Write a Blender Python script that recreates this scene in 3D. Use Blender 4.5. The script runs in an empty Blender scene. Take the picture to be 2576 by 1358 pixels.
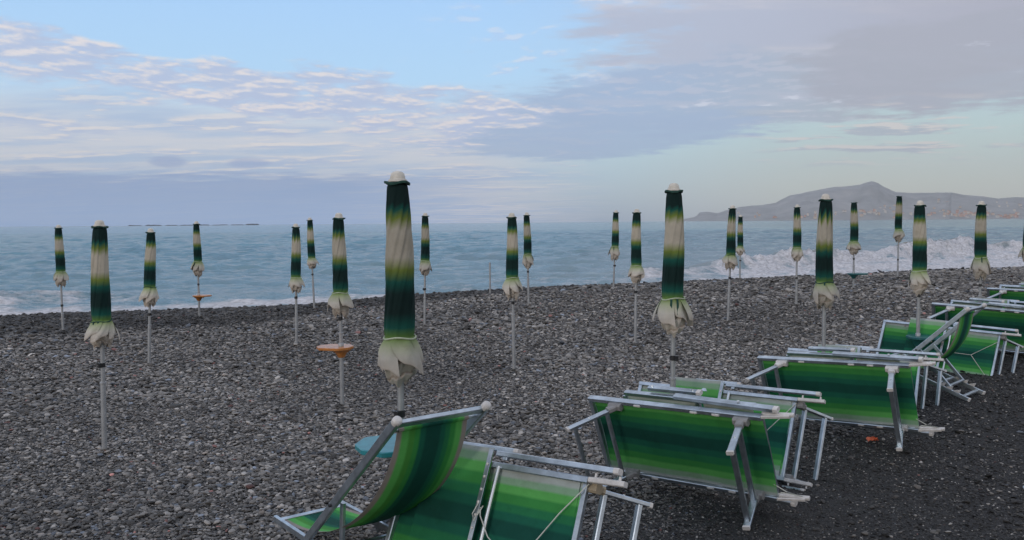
import bpy, math, random
import numpy as np
from mathutils import Vector, Matrix, Quaternion
random.seed(7)
RNG = np.random.default_rng(11)
sc = bpy.context.scene
COL = sc.collection
rad = math.radians

# ---------------------------------------------------------------- helpers
def lin(r, g, b):
    f = lambda c: c / 12.92 if c <= .04045 else ((c + .055) / 1.055) ** 2.4
    return (f(r / 255), f(g / 255), f(b / 255), 1)

def tag(o, label=None, cat=None, group=None, kind=None):
    if label: o['label'] = label
    if cat: o['category'] = cat
    if group: o['group'] = group
    if kind: o['kind'] = kind
    return o

def empty(name, loc, mat=None):
    o = bpy.data.objects.new(name, None)
    COL.objects.link(o)
    if mat is not None: o.matrix_world = mat
    else: o.location = loc
    o.empty_display_size = .1
    return o

class MB:
    """collects shapes into one mesh"""
    def __init__(s): s.v = []; s.f = []; s.a = []
    def add(s, vs, fs, at=None):
        n = len(s.v)
        s.v += [tuple(map(float, p)) for p in vs]
        s.f += [tuple(i + n for i in f) for f in fs]
        s.a += list(at) if at is not None else [0.0] * len(vs)
        return s
    def bar(s, p, q, w, h, up=(0, 0, 1), ch=.004):
        p = Vector(p); q = Vector(q); d = (q - p).normalized(); up = Vector(up)
        x = d.cross(up)
        if x.length < 1e-5: x = d.orthogonal()
        x.normalize(); y = x.cross(d).normalized()
        a, b = w / 2, h / 2; c = min(ch, a * .45, b * .45)
        prof = [(-a + c, -b), (a - c, -b), (a, -b + c), (a, b - c), (a - c, b), (-a + c, b), (-a, b - c), (-a, -b + c)]
        vs = [o + x * i + y * j for o in (p, q) for i, j in prof]
        fs = [(i, (i + 1) % 8, 8 + (i + 1) % 8, 8 + i) for i in range(8)]
        fs += [tuple(range(7, -1, -1)), tuple(range(8, 16))]
        return s.add(vs, fs)
    def tube(s, pts, r, n=10, cap=True):
        pts = [Vector(p) for p in pts]; rs = r if isinstance(r, (list, tuple)) else [r] * len(pts)
        vs = []; up = None
        for i, p in enumerate(pts):
            d = (pts[min(i + 1, len(pts) - 1)] - pts[max(i - 1, 0)]).normalized()
            if up is None: up = d.orthogonal().normalized()
            x = (up - d * up.dot(d)).normalized(); y = d.cross(x); up = x
            vs += [p + (x * math.cos(2 * math.pi * k / n) + y * math.sin(2 * math.pi * k / n)) * rs[i] for k in range(n)]
        fs = [(i * n + k, i * n + (k + 1) % n, (i + 1) * n + (k + 1) % n, (i + 1) * n + k) for i in range(len(pts) - 1) for k in range(n)]
        if cap: fs += [tuple(range(n - 1, -1, -1)), tuple(range((len(pts) - 1) * n, len(pts) * n))]
        return s.add(vs, fs)
    def lathe(s, prof, n=24, c=(0, 0, 0)):
        vs = []; c = Vector(c)
        for r, z in prof:
            vs += [c + Vector((r * math.cos(2 * math.pi * k / n), r * math.sin(2 * math.pi * k / n), z)) for k in range(n)]
        m = len(prof)
        fs = [(i * n + k, i * n + (k + 1) % n, (i + 1) * n + (k + 1) % n, (i + 1) * n + k) for i in range(m - 1) for k in range(n)]
        fs += [tuple(range(n - 1, -1, -1)), tuple(range((m - 1) * n, m * n))]
        return s.add(vs, fs)
    def build(s, name, mat, parent=None, smooth=False, attr=None):
        me = bpy.data.meshes.new(name)
        me.from_pydata(s.v, [], s.f)
        if attr:
            a = me.attributes.new(attr, 'FLOAT', 'POINT'); a.data.foreach_set('value', s.a)
        if smooth:
            me.polygons.foreach_set('use_smooth', [True] * len(s.f)); me.set_sharp_from_angle(angle=.8)
        me.materials.append(mat)
        o = bpy.data.objects.new(name, me); COL.objects.link(o)
        if parent: o.parent = parent
        return o

def quad_mesh(name, co_, q, mat, attrs=None, smooth=True):
    me = bpy.data.meshes.new(name); me.vertices.add(len(co_)); me.vertices.foreach_set('co', co_.astype(np.float32).ravel())
    n = len(q); me.loops.add(n * 4); me.polygons.add(n)
    me.loops.foreach_set('vertex_index', q.astype(np.int32).ravel()); me.polygons.foreach_set('loop_start', np.arange(0, n * 4, 4, dtype=np.int32))
    me.polygons.foreach_set('use_smooth', np.full(n, smooth)); me.update(calc_edges=True)
    for k, a in (attrs or {}).items():
        at = me.attributes.new(k, 'FLOAT', 'POINT'); at.data.foreach_set('value', a.astype(np.float32).ravel())
    me.materials.append(mat); o = bpy.data.objects.new(name, me); COL.objects.link(o)
    return o

def grid_mesh(name, X, Y, Z, mat, attrs=None, smooth=True, closed=False):
    """X,Y,Z arrays (rows, cols) -> one sheet"""
    R, C = X.shape
    me = bpy.data.meshes.new(name)
    me.vertices.add(R * C)
    me.vertices.foreach_set('co', np.stack([X, Y, Z], -1).astype(np.float32).ravel())
    i = np.arange(R * C).reshape(R, C)
    if closed:
        j = np.roll(i, -1, 1)
        q = np.stack([i[:-1], j[:-1], j[1:], i[1:]], -1).reshape(-1, 4)
    else:
        q = np.stack([i[:-1, :-1], i[:-1, 1:], i[1:, 1:], i[1:, :-1]], -1).reshape(-1, 4)
    n = len(q)
    me.loops.add(n * 4); me.polygons.add(n)
    me.loops.foreach_set('vertex_index', q.astype(np.int32).ravel())
    me.polygons.foreach_set('loop_start', np.arange(0, n * 4, 4, dtype=np.int32))
    me.polygons.foreach_set('use_smooth', np.full(n, smooth))
    me.update(calc_edges=True)
    for k, a in (attrs or {}).items():
        at = me.attributes.new(k, 'FLOAT', 'POINT'); at.data.foreach_set('value', a.astype(np.float32).ravel())
    me.materials.append(mat)
    o = bpy.data.objects.new(name, me); COL.objects.link(o)
    return o

_perm = np.random.default_rng(3).permutation(512)
_perm = np.concatenate([_perm, _perm, _perm])
_gr = np.random.default_rng(4).uniform(-1, 1, (512, 2))
def perlin(x, y):
    x = np.asarray(x, float); y = np.asarray(y, float)
    xi = np.floor(x).astype(int); yi = np.floor(y).astype(int); xf = x - xi; yf = y - yi
    u = xf * xf * (3 - 2 * xf); v = yf * yf * (3 - 2 * yf)
    def g(i, j):
        h = _perm[(_perm[(xi + i) % 512] + yi + j) % 512] % 512
        return _gr[h, 0] * (xf - i) + _gr[h, 1] * (yf - j)
    return (g(0, 0) * (1 - u) + g(1, 0) * u) * (1 - v) + (g(0, 1) * (1 - u) + g(1, 1) * u) * v
def fbm(x, y, o=4):
    s = 0; a = 1
    for k in range(o):
        s = s + a * perlin(x * 2 ** k + 17.3 * k, y * 2 ** k - 9.1 * k); a *= .5
    return s
sstep = lambda a, b, x: (lambda t: t * t * (3 - 2 * t))(np.clip((x - a) / (b - a), 0, 1))

# ---------------------------------------------------------------- materials
def mat_new(name):
    m = bpy.data.materials.new(name); m.use_nodes = True
    nt = m.node_tree; b = nt.nodes['Principled BSDF']
    return m, nt, b, nt.links.new
def noise(nt, scale, detail=3, rough=.6, vec=None):
    n = nt.nodes.new('ShaderNodeTexNoise'); n.inputs['Scale'].default_value = scale
    n.inputs['Detail'].default_value = detail; n.inputs['Roughness'].default_value = rough
    if vec is not None: nt.links.new(vec, n.inputs['Vector'])
    return n
def ramp(nt, stops, fac=None, interp='LINEAR'):
    r = nt.nodes.new('ShaderNodeValToRGB'); e = r.color_ramp.elements; r.color_ramp.interpolation = interp
    while len(e) < len(stops): e.new(.5)
    for k, (p, c) in enumerate(stops):
        e[k].position = p; e[k].color = c if len(c) == 4 else (*c, 1)
    if fac is not None: nt.links.new(fac, r.inputs['Fac'])
    return r
def mixc(nt, fac, a, b, mode='MIX'):
    m = nt.nodes.new('ShaderNodeMix'); m.data_type = 'RGBA'; m.blend_type = mode
    for s, v in ((0, fac), (6, a), (7, b)):
        if hasattr(v, 'links'): nt.links.new(v, m.inputs[s])
        else: m.inputs[s].default_value = v
    return m.outputs[2]
def obj_coords(nt):
    return nt.nodes.new('ShaderNodeTexCoord').outputs['Object']

def simple(name, c, rough=.5, metal=0, var=.12, scale=14, bump=0.0):
    m, nt, b, L = mat_new(name)
    n = noise(nt, scale, 4, .65, obj_coords(nt))
    r = ramp(nt, [(.3, tuple(x * (1 - var * 2) for x in c[:3])), (.7, tuple(min(1, x * (1 + var)) for x in c[:3]))], n.outputs['Fac'])
    L(r.outputs['Color'], b.inputs['Base Color'])
    b.inputs['Roughness'].default_value = rough; b.inputs['Metallic'].default_value = metal
    if bump:
        bp = nt.nodes.new('ShaderNodeBump'); bp.inputs['Strength'].default_value = bump; bp.inputs['Distance'].default_value = .002
        n2 = noise(nt, scale * 8, 3, .6, obj_coords(nt)); L(n2.outputs['Fac'], bp.inputs['Height']); L(bp.outputs['Normal'], b.inputs['Normal'])
    return m

ALU = simple('aluminium', (.49, .55, .60), .36, .92, .16, 9)
POLE = simple('pole_metal', (.36, .37, .375), .45, .35, .12, 6)
WHITE = simple('white_plastic', (.60, .575, .545), .5, 0, .12, 20)
BLACK = simple('black_plastic', (.015, .015, .017), .45)
STEEL = simple('bright_steel', (.62, .64, .64), .25, .9, .05)
CORD = simple('white_cord', (.55, .56, .50), .8)
TIEW = simple('pale_tie', (.42, .47, .33), .85)
TIEG = simple('green_tie', (.01, .055, .04), .85)
ORANGE = simple('orange_plastic', (.52, .20, .05), .28, 0, .15)
TEAL = simple('teal_plastic', (.03, .22, .25), .32, 0, .15)
TEALD = simple('dark_teal_plastic', (.012, .11, .115), .42, 0, .1)
CAPM = simple('cap_plastic', (.62, .575, .49), .55, 0, .12, 30)
BRIM = simple('brim_cloth', (.014, .06, .045), .85, 0, .3, 40)

def cloth(name, stops, attr, trans=.22, weave=420, wear=.10):
    m, nt, b, L = mat_new(name)
    at = nt.nodes.new('ShaderNodeAttribute'); at.attribute_name = attr
    r = ramp(nt, stops, at.outputs['Fac'])
    n = noise(nt, 6, 5, .7, obj_coords(nt))
    rr = ramp(nt, [(.25, (1 - 2 * wear,) * 3), (.75, (1 + wear * .3,) * 3)], n.outputs['Fac'])
    c = mixc(nt, 1, r.outputs['Color'], rr.outputs['Color'], 'MULTIPLY')
    oi = nt.nodes.new('ShaderNodeObjectInfo'); rf = ramp(nt, [(0, (.80, .80, .78)), (1, (1.06, 1.05, 1.02))], oi.outputs['Random'])
    c = mixc(nt, 1, c, rf.outputs['Color'], 'MULTIPLY')
    nd = noise(nt, 2.3, 6, .75, obj_coords(nt)); rd = ramp(nt, [(.52, (1, 1, 1)), (.75, (.74, .71, .66))], nd.outputs['Fac'])
    c = mixc(nt, 1, c, rd.outputs['Color'], 'MULTIPLY')
    L(c, b.inputs['Base Color']); b.inputs['Roughness'].default_value = .85
    b.inputs['Specular IOR Level'].default_value = .25
    n2 = noise(nt, weave, 2, .5, obj_coords(nt)); n3 = noise(nt, 22, 3, .5, obj_coords(nt))
    ad = nt.nodes.new('ShaderNodeMath'); ad.operation = 'MULTIPLY_ADD'; L(n2.outputs['Fac'], ad.inputs[0]); ad.inputs[1].default_value = .15
    L(n3.outputs['Fac'], ad.inputs[2])
    bp = nt.nodes.new('ShaderNodeBump'); bp.inputs['Strength'].default_value = .35; bp.inputs['Distance'].default_value = .006
    L(ad.outputs[0], bp.inputs['Height']); L(bp.outputs['Normal'], b.inputs['Normal'])
    t = nt.nodes.new('ShaderNodeBsdfTranslucent'); L(c, t.inputs['Color'])
    mx = nt.nodes.new('ShaderNodeMixShader'); mx.inputs[0].default_value = trans
    out = nt.nodes['Material Output']
    L(b.outputs[0], mx.inputs[1]); L(t.outputs[0], mx.inputs[2]); L(mx.outputs[0], out.inputs['Surface'])
    return m

gW = (.55, .61, .59); gP = (.33, .54, .36); gL = (.15, .55, .14); gM = (.06, .35, .085); gG = (.028, .24, .10); gD = (.016, .165, .105); gK = (.010, .10, .075)
def bands(lst, soft=.006):
    out = []
    for i, (a, c) in enumerate(lst):
        b = lst[i + 1][0] if i + 1 < len(lst) else 1
        out += [(a + soft if i else 0, c), (b - soft if i + 1 < len(lst) else 1, c)]
    return out
SLING = cloth('lounger_cloth', bands([(0, gW), (.08, gP), (.14, gL), (.21, gM), (.28, gG), (.36, gD), (.43, gK), (.56, gD), (.63, gG), (.70, gM), (.78, gL), (.85, gP), (.91, gW)], .010), 'st', .30)
DECK = cloth('deck_chair_cloth', bands([(0, (.42, .37, .34)), (.07, gL), (.17, (.09, .36, .07)), (.25, gM), (.32, gD), (.40, gK), (.62, gD), (.69, gG), (.76, gM), (.84, gL), (.93, (.42, .37, .34))], .016), 'st', .28)
DK = (.005, .025, .023); TL = (.008, .10, .078); YG = (.19, .25, .045); BE = (.55, .50, .41)
CANOPY = cloth('parasol_cloth', [(0, DK), (.105, DK), (.135, TL), (.18, YG), (.235, BE), (.375, BE), (.44, YG), (.50, TL), (.56, DK), (.66, DK), (.735, TL), (.775, (.12, .24, .06)), (.80, (.25, .36, .12)), (.84, (.48, .50, .35)), (.885, (.60, .57, .50)), (.945, (.58, .52, .46)), (1, (.40, .33, .27))], 't', .12, 300, .12)

# ---------------------------------------------------------------- camera
FPX = 2100.0
CAMZ = 2.1
PITCH = math.atan((679 - 558.6) / FPX); ROLL = -.00806
cam = bpy.data.cameras.new('camera'); co = bpy.data.objects.new('camera', cam); COL.objects.link(co)
Rm = Matrix.Rotation(math.pi / 2 - PITCH, 3, 'X') @ Matrix.Rotation(ROLL, 3, 'Z')
co.matrix_world = Matrix.Translation((0, 0, CAMZ)) @ Rm.to_4x4()
cam.sensor_width = 36; cam.lens = 36 * FPX / 2576; cam.clip_start = .05; cam.clip_end = 20000
sc.camera = co
def ray(x, y):
    return (Rm @ Vector(((x - 1288) / FPX, -(y - 679) / FPX, -1))).normalized()
CAMV = Vector((0, 0, CAMZ))

# ---------------------------------------------------------------- beach surface
SEA = -.45
ctrl = np.array([(-3.8, 7.7, 0), (0, 11.3, .06), (10, 21.5, .55), (7.7, 18.9, .48), (5.9, 17.3, .36), (4, 15.2, .26), (2, 13.2, .15), (2.4, 19.3, .42), (.3, 17.4, .30),
    (-1.6, 15.6, .14), (6.6, 24.1, .42), (-5.4, 12.5, .01), (-6.6, 17.7, .11), (-8.6, 15.9, .06), (-4.6, 19.2, .14), (-3.7, 14.2, .03), (-1.9, 9.4, .04),
    (-1.3, 5, .10), (-.6, 4.3, .15), (1.25, 6.5, .12), (.8, 5.6, .14), (3.2, 8.5, .16), (5.1, 10.4, .22), (7, 12.4, .31), (9, 14.5, .40), (3, 5, .13), (5, 8, .2), (8, 11, .3), (11, 16, .47), (16, 22, .62), (22, 28, .64),
    (0, 1, .2), (-6, 3, .02), (-12, 8, 0), (-14, 14, .03), (6, 3, .2), (0, -10, .3), (-10, -8, .1), (12, -6, .4), (-16, 19, .0), (30, 34, .6)])
A_ = np.stack([np.ones(len(ctrl)), ctrl[:, 0], ctrl[:, 1]], 1)
pl = np.linalg.lstsq(A_, ctrl[:, 2], rcond=None)[0]
K_ = lambda P, Q: np.exp(-((P[:, None, 0] - Q[None, :, 0]) ** 2 + (P[:, None, 1] - Q[None, :, 1]) ** 2) / (2 * 4.5 ** 2))
wts = np.linalg.solve(K_(ctrl, ctrl) + .12 * np.eye(len(ctrl)), ctrl[:, 2] - A_ @ pl)
crx = np.array([-60, -20, -10.7, -6.1, -2.9, 1.2, 7.2, 12.7, 17, 30, 80.]); cry = np.array([14, 15.6, 17.5, 18.6, 21, 23, 24.9, 26.3, 27.8, 31, 42.])
def land(x, y):
    x = np.asarray(x, float); y = np.asarray(y, float); sh = x.shape
    P = np.stack([np.clip(x.ravel(), -22, 34), np.clip(y.ravel(), -14, 34)], 1)
    h = pl[0] + P @ pl[1:] + K_(P, ctrl) @ wts
    return np.clip(h, -.12, .8).reshape(sh)
def beach(x, y):
    x = np.asarray(x, float); y = np.asarray(y, float)
    d = y - np.interp(x, crx, cry)
    sl = np.interp(x, [-20, -4, 3, 12], [.068, .075, .11, .13])
    soft = 1.2 * np.log1p(np.exp(np.clip(d / 1.2, -30, 30)))
    h = land(x, np.minimum(y, np.interp(x, crx, cry) + 1.5)) - sl * soft
    h = h + .03 * fbm(x * .42, y * .42, 3) + .022 * fbm(x * 1.9 + 5, y * 1.9, 3)
    return np.maximum(h, -2.0)
def ground_at(x, y): return float(beach(np.array([x]), np.array([y]))[0])
def hit(px, py):
    d = ray(px, py); lo, hi = 3.0, 60.0
    t = 3.0
    while t < 60:
        p = CAMV + d * t
        if p.z < ground_at(p.x, p.y): break
        t += .25
    lo, hi = t - .25, t
    for _ in range(18):
        mid = (lo + hi) / 2; p = CAMV + d * mid
        if p.z < ground_at(p.x, p.y): hi = mid
        else: lo = mid
    return CAMV + d * hi

az = np.concatenate([np.linspace(-180, -44, 60, endpoint=False), np.linspace(-44, 44, 440), np.linspace(44, 180, 60)[1:]]) * math.pi / 180
rr_ = np.concatenate([[.02, .6, 1.2, 2], np.geomspace(2.6, 70, 300)])
AZ, RR = np.meshgrid(az, rr_)
gx, gy = RR * np.sin(AZ), RR * np.cos(AZ)

m, nt, b, L = mat_new('beach_gravel')
geo = nt.nodes.new('ShaderNodeNewGeometry').outputs['Position']
vo = nt.nodes.new('ShaderNodeTexVoronoi'); vo.inputs['Scale'].default_value = 26; L(geo, vo.inputs['Vector'])
vo2 = nt.nodes.new('ShaderNodeTexVoronoi'); vo2.inputs['Scale'].default_value = 75; L(geo, vo2.inputs['Vector'])
r1 = ramp(nt, [(0, (.012, .012, .0125)), (.35, (.03, .03, .03)), (.7, (.07, .069, .068)), (.93, (.15, .146, .142)), (1, (.3, .29, .28))], vo.outputs['Color'])
r2 = ramp(nt, [(0, (.008, .008, .0085)), (.6, (.018, .0175, .0175)), (.9, (.045, .043, .042)), (1, (.2, .19, .18))], vo2.outputs['Color'])
fin = nt.nodes.new('ShaderNodeAttribute'); fin.attribute_name = 'fine'
wet = nt.nodes.new('ShaderNodeAttribute'); wet.attribute_name = 'wet'
c = mixc(nt, fin.outputs['Fac'], r1.outputs['Color'], r2.outputs['Color'])
c = mixc(nt, wet.outputs['Fac'], c, (.5, .5, .52, 1), 'MULTIPLY')
L(c, b.inputs['Base Color']); b.inputs['Roughness'].default_value = .8
ms = nt.nodes.new('ShaderNodeMath'); ms.operation = 'ADD'; L(vo.outputs['Distance'], ms.inputs[0]); L(vo2.outputs['Distance'], ms.inputs[1])
bp = nt.nodes.new('ShaderNodeBump'); bp.invert = True; bp.inputs['Strength'].default_value = .9; bp.inputs['Distance'].default_value = .02
L(ms.outputs[0], bp.inputs['Height']); L(bp.outputs['Normal'], b.inputs['Normal'])
GRAVEL = m
def fineness(x, y):
    # finer, darker grit on the landward side, right of the loungers
    s = (x - (y - 4.4) * .80 + .55 + .6 * fbm(x * .6, y * .6, 3))
    return sstep(-.5, 1.6, s) * sstep(26, 14, y)
def wetness(x, y):
    d = y - np.interp(x, crx, cry) + .8 * fbm(x * .4, y * .4, 3)
    return sstep(-.6, .5, d + np.interp(x, [-6, 4], [2.3, 1.0]))
gz = beach(gx, gy)
gnd = grid_mesh('beach', gx, gy, gz, GRAVEL, {'fine': fineness(gx, gy), 'wet': wetness(gx, gy)}, closed=False)
tag(gnd, 'grey pebble beach sloping down to the sea', 'beach', kind='structure')

# ---------------------------------------------------------------- sea
bx = np.array([-80, -30, -16, -9, -4, 1.3, 6, 8.4, 13, 19, 27, 36, 60, 120.]); by = np.array([20, 25, 27.6, 29.3, 33.0, 36.5, 38.5, 40, 44.5, 49, 56, 60.5, 70, 95.])
az2 = np.concatenate([np.linspace(-58, -36, 50, endpoint=False), np.linspace(-36, 36, 620), np.linspace(36, 58, 50)[1:]]) * math.pi / 180
r2_ = np.concatenate([np.geomspace(15, 320, 540), np.geomspace(326, 4330, 70)])
A2, R2 = np.meshgrid(az2, r2_); sx, sy = R2 * np.tan(A2), R2 + 0 * A2
z = np.zeros_like(sx); rs = np.random.default_rng(5)
for i in range(46):
    wl = np.exp(rs.uniform(math.log(.55), math.log(13))); th = rs.normal(math.radians(255), .5)
    kx, ky = math.cos(th) * 2 * math.pi / wl, math.sin(th) * 2 * math.pi / wl
    amp = .0075 * wl ** .55 * sstep(.9, .3, R2 * .0060 / wl)
    ph = rs.uniform(0, 6.28); w = np.sin(kx * sx + ky * sy + ph + 1.5 * fbm(sx * .03 + i, sy * .03, 2))
    z += amp * (w + .3 * w * np.abs(w))
z *= (sstep(15, 45, R2) * .8 + .35) * sstep(320, 170, R2)
db = (sy - np.interp(sx, bx, by) + 1.3 * fbm(sx * .13, sy * .02, 3)) * .88
amp = np.interp(sx, [-30, -17, -13, -8, -2, 3, 7, 10, 16, 24, 30, 40, 80], [.15, .20, .16, .06, .07, .14, .30, .50, .76, .98, .98, .80, .65])
amp = amp * np.clip(.85 + 1.1 * fbm(sx * .16 + 3, sy * .0 + 2, 3), .25, 1.7)
crest = np.where(db > 0, np.exp(-(db / 2.6) ** 2), np.exp(-(db / .75) ** 2))
turb = fbm(sx * .9, sy * .9, 4); turb2 = fbm(sx * 2.6, sy * 2.6, 3)
z += amp * crest * (1 + .25 * turb)
wash = sstep(1.0, -.2, db)                       # broken water landward of the crest
spl = np.exp(-((db + .5) / .9) ** 2)
z += wash * (.10 * np.abs(turb) + .05 * turb2) * np.clip(amp * 2.2, .3, 1.4) + spl * amp * .45 * np.maximum(turb2 + .25, 0)
z -= .12 * sstep(0, -5, db)
foam = wash * np.clip(.72 + .8 * turb + .25 * turb2, 0, 1) * np.clip(.25 + amp * 1.6, 0, 1)
foam = np.maximum(foam, np.exp(-((db + .35) / .55) ** 2) * np.clip(amp * 1.4, 0, 1) * np.clip(.55 + 1.6 * turb, 0, 1))
shore = sstep(-3, -7, db) * np.interp(sx, [-10, 3, 12], [.55, .8, 1.0])
foam = np.maximum(foam, shore * np.clip(.75 + .5 * turb, 0, 1))
depth = SEA - beach(sx, np.minimum(sy, 60))
foam = np.maximum(foam, sstep(.34, .05, depth) * (sy < 60) * np.clip(.72 + .7 * turb, 0, 1))
# scattered older foam streaks seaward of the crest
streak = sstep(.42, .75, fbm(sx * .10 + 40, sy * .33, 4)) * sstep(34, 3, db) * sstep(0, 2, db)
foam = np.maximum(foam, streak * .55)
mud = (.55 * sstep(260, 10, db) + .45 * sstep(45, 4, db)) * np.interp(sx / np.maximum(sy, 1), [-.6, -.1, .25, .6], [.55, .7, 1, 1])
backface = np.exp(-((db - .9) / 1.2) ** 2) * np.clip(amp * 1.3, 0, 1)
m, nt, b, L = mat_new('sea_water')
geo = nt.nodes.new('ShaderNodeNewGeometry').outputs['Position']
fa = nt.nodes.new('ShaderNodeAttribute'); fa.attribute_name = 'foam'
mu = nt.nodes.new('ShaderNodeAttribute'); mu.attribute_name = 'mud'
fc = nt.nodes.new('ShaderNodeAttribute'); fc.attribute_name = 'face'
mp = nt.nodes.new('ShaderNodeMapping'); mp.inputs['Scale'].default_value = (.55, 1.5, 1); L(geo, mp.inputs['Vector'])
mq = nt.nodes.new('ShaderNodeMapping'); mq.inputs['Scale'].default_value = (.30, 1, 1); L(geo, mq.inputs['Vector'])
nb = noise(nt, .035, 6, .68, mq.outputs['Vector'])
rb = ramp(nt, [(.36, (.008, .115, .17)), (.64, (.04, .215, .265))], nb.outputs['Fac'])
c = mixc(nt, mu.outputs['Fac'], rb.outputs['Color'], (.20, .285, .325, 1))
c = mixc(nt, fc.outputs['Fac'], c, (.19, .18, .15, 1))
nf = noise(nt, 3.2, 5, .7, mp.outputs['Vector'])
fm = nt.nodes.new('ShaderNodeMath'); fm.operation = 'MULTIPLY_ADD'; L(nf.outputs['Fac'], fm.inputs[0]); fm.inputs[1].default_value = .9
fs = nt.nodes.new('ShaderNodeMath'); fs.operation = 'SUBTRACT'; L(fa.outputs['Fac'], fs.inputs[0]); fs.inputs[1].default_value = .45; L(fs.outputs[0], fm.inputs[2])
fr = ramp(nt, [(.30, (0, 0, 0)), (.62, (1, 1, 1))], fm.outputs[0])
ffac = nt.nodes.new('ShaderNodeMath'); ffac.operation = 'MULTIPLY'; L(fr.outputs['Color'], ffac.inputs[0])
gate = nt.nodes.new('ShaderNodeMath'); gate.operation = 'GREATER_THAN'; gate.inputs[1].default_value = .02; L(fa.outputs['Fac'], gate.inputs[0]); L(gate.outputs[0], ffac.inputs[1])
nfc = noise(nt, 5.5, 5, .7, geo); rfc = ramp(nt, [(.3, (.33, .32, .32)), (.6, (.66, .65, .66))], nfc.outputs['Fac'])
c = mixc(nt, ffac.outputs[0], c, rfc.outputs['Color'])
L(c, b.inputs['Base Color']); b.inputs['IOR'].default_value = 1.33
ro = nt.nodes.new('ShaderNodeMapRange'); ro.inputs['To Min'].default_value = .12; ro.inputs['To Max'].default_value = .8; L(ffac.outputs[0], ro.inputs['Value']); L(ro.outputs[0], b.inputs['Roughness'])
n1 = noise(nt, 1.8, 5, .65, mp.outputs['Vector']); n2 = noise(nt, .22, 4, .6, mp.outputs['Vector'])
b1 = nt.nodes.new('ShaderNodeBump'); b1.inputs['Strength'].default_value = .8; b1.inputs['Distance'].default_value = .25; L(n1.outputs['Fac'], b1.inputs['Height'])
b2 = nt.nodes.new('ShaderNodeBump'); b2.inputs['Strength'].default_value = .6; b2.inputs['Distance'].default_value = .9; L(n2.outputs['Fac'], b2.inputs['Height'])
L(b1.outputs['Normal'], b2.inputs['Normal']); L(b2.outputs['Normal'], b.inputs['Normal'])
sea = grid_mesh('sea', sx, sy, SEA + z, m, {'foam': foam, 'mud': mud, 'face': backface})
tag(sea, 'blue grey sea with small waves breaking on the shore', 'sea', kind='structure')

# ---------------------------------------------------------------- headland
HD = 4000.0
prof = np.array([(2700, 880), (2750, 873), (2775, 868), (2790, 860), (2800, 847), (2830, 845), (2870, 851), (2900, 840), (2960, 825), (3050, 817), (3100, 808), (3160, 776), (3250, 758), (3330, 742), (3400, 738), (3440, 731), (3464, 721), (3484, 716), (3506, 722), (3538, 742), (3580, 765), (3650, 766), (3720, 765), (3800, 765), (3850, 775), (3930, 782), (3990, 791), (4060, 785), (4096, 787), (4300, 800), (4700, 760), (5200, 800)], float)
hx = (prof[:, 0] - 2048) / 3340 * HD
horz = 905 - .00806 * prof[:, 0]
hh = np.maximum((horz - prof[:, 1]) / 3340 * HD, 0) + 2.1
xs = np.linspace(hx[0] - 20, hx[-1], 520); ridge = np.interp(xs, hx, hh); ridge[:6] *= np.linspace(0, 1, 6)
tt = np.linspace(0, 1, 44)
TT, XS = np.meshgrid(tt, xs, indexing='ij'); RG = np.broadcast_to(ridge, TT.shape)
shape_ = np.sin(np.clip(TT * 1.25, 0, 1.6) * math.pi / 2 / 1.0 * .8) ** 1.1
shape_ = shape_ / shape_.max()
dep = 3450 + TT * 800 - 60 * (XS > 2100)
HZ = RG * shape_ + (fbm(XS * .006, dep * .006, 5) * .16 * RG + fbm(XS * .03, dep * .03, 3) * 5) * np.sin(np.clip(TT, 0, 1) * math.pi)
HZ[0] = -2
sc_ = dep / HD
m, nt, b, L = mat_new('headland_hazed_scrub')
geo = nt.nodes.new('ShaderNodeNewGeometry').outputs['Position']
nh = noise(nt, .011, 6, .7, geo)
rh = ramp(nt, [(.3, (.25, .255, .245)), (.55, (.36, .355, .34)), (.75, (.47, .45, .43))], nh.outputs['Fac'])  # scrub painted much paler than foliage, haze airlight put into the colour
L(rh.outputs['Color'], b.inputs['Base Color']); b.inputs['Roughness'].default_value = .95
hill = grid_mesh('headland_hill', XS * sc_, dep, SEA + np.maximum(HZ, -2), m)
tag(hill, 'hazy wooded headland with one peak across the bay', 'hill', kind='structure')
def hill_point(px, py):
    """point of the headland seen at the photo position, found on the slope"""
    x = (px - 2048) / 3340; up = (905 - .00806 * px - py) / 3340
    rg = float(np.interp(x * HD, xs, ridge)); best = None
    for i, t in enumerate(tt):
        dpt = 3450 + t * 800 - 60 * (x * HD > 2100)
        zz = rg * shape_[i, 0]
        if zz - 2.5 >= up * dpt - .5: best = (x * dpt, dpt, zz); break
    return best
hm = [simple('house_plaster', c_, .85, 0, .1, .2) for c_ in ((.72, .58, .46), (.72, .50, .40), (.75, .70, .64), (.62, .40, .32))]
RT = simple('house_roof', (.34, .17, .11), .9, 0, .1, .2)
def house(x, y, z, w, d, h, mi, lab, grp):
    r = empty('house', (x, y, SEA + z - 3)); r.rotation_euler.z = random.uniform(-.5, .5)
    q = MB()
    vs = [(sx_ * w / 2, sy_ * d / 2, zz) for zz in (0, h + 3) for sx_, sy_ in ((-1, -1), (1, -1), (1, 1), (-1, 1))]
    q.add(vs, [(0, 1, 5, 4), (1, 2, 6, 5), (2, 3, 7, 6), (3, 0, 4, 7), (3, 2, 1, 0), (4, 5, 6, 7)]); q.build('wall', hm[mi], r)
    e = .6; q = MB(); z0 = h + 3.02
    q.add([(-w / 2 - e, -d / 2 - e, z0), (w / 2 + e, -d / 2 - e, z0), (w / 2 + e, d / 2 + e, z0), (-w / 2 - e, d / 2 + e, z0), (-w / 4, 0, z0 + d * .22), (w / 4, 0, z0 + d * .22)],
          [(0, 1, 5, 4), (1, 2, 5), (2, 3, 4, 5), (3, 0, 4), (3, 2, 1, 0)]); q.build('roof', RT, r)
    tag(r, lab, 'house', grp)
hs = []
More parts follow.
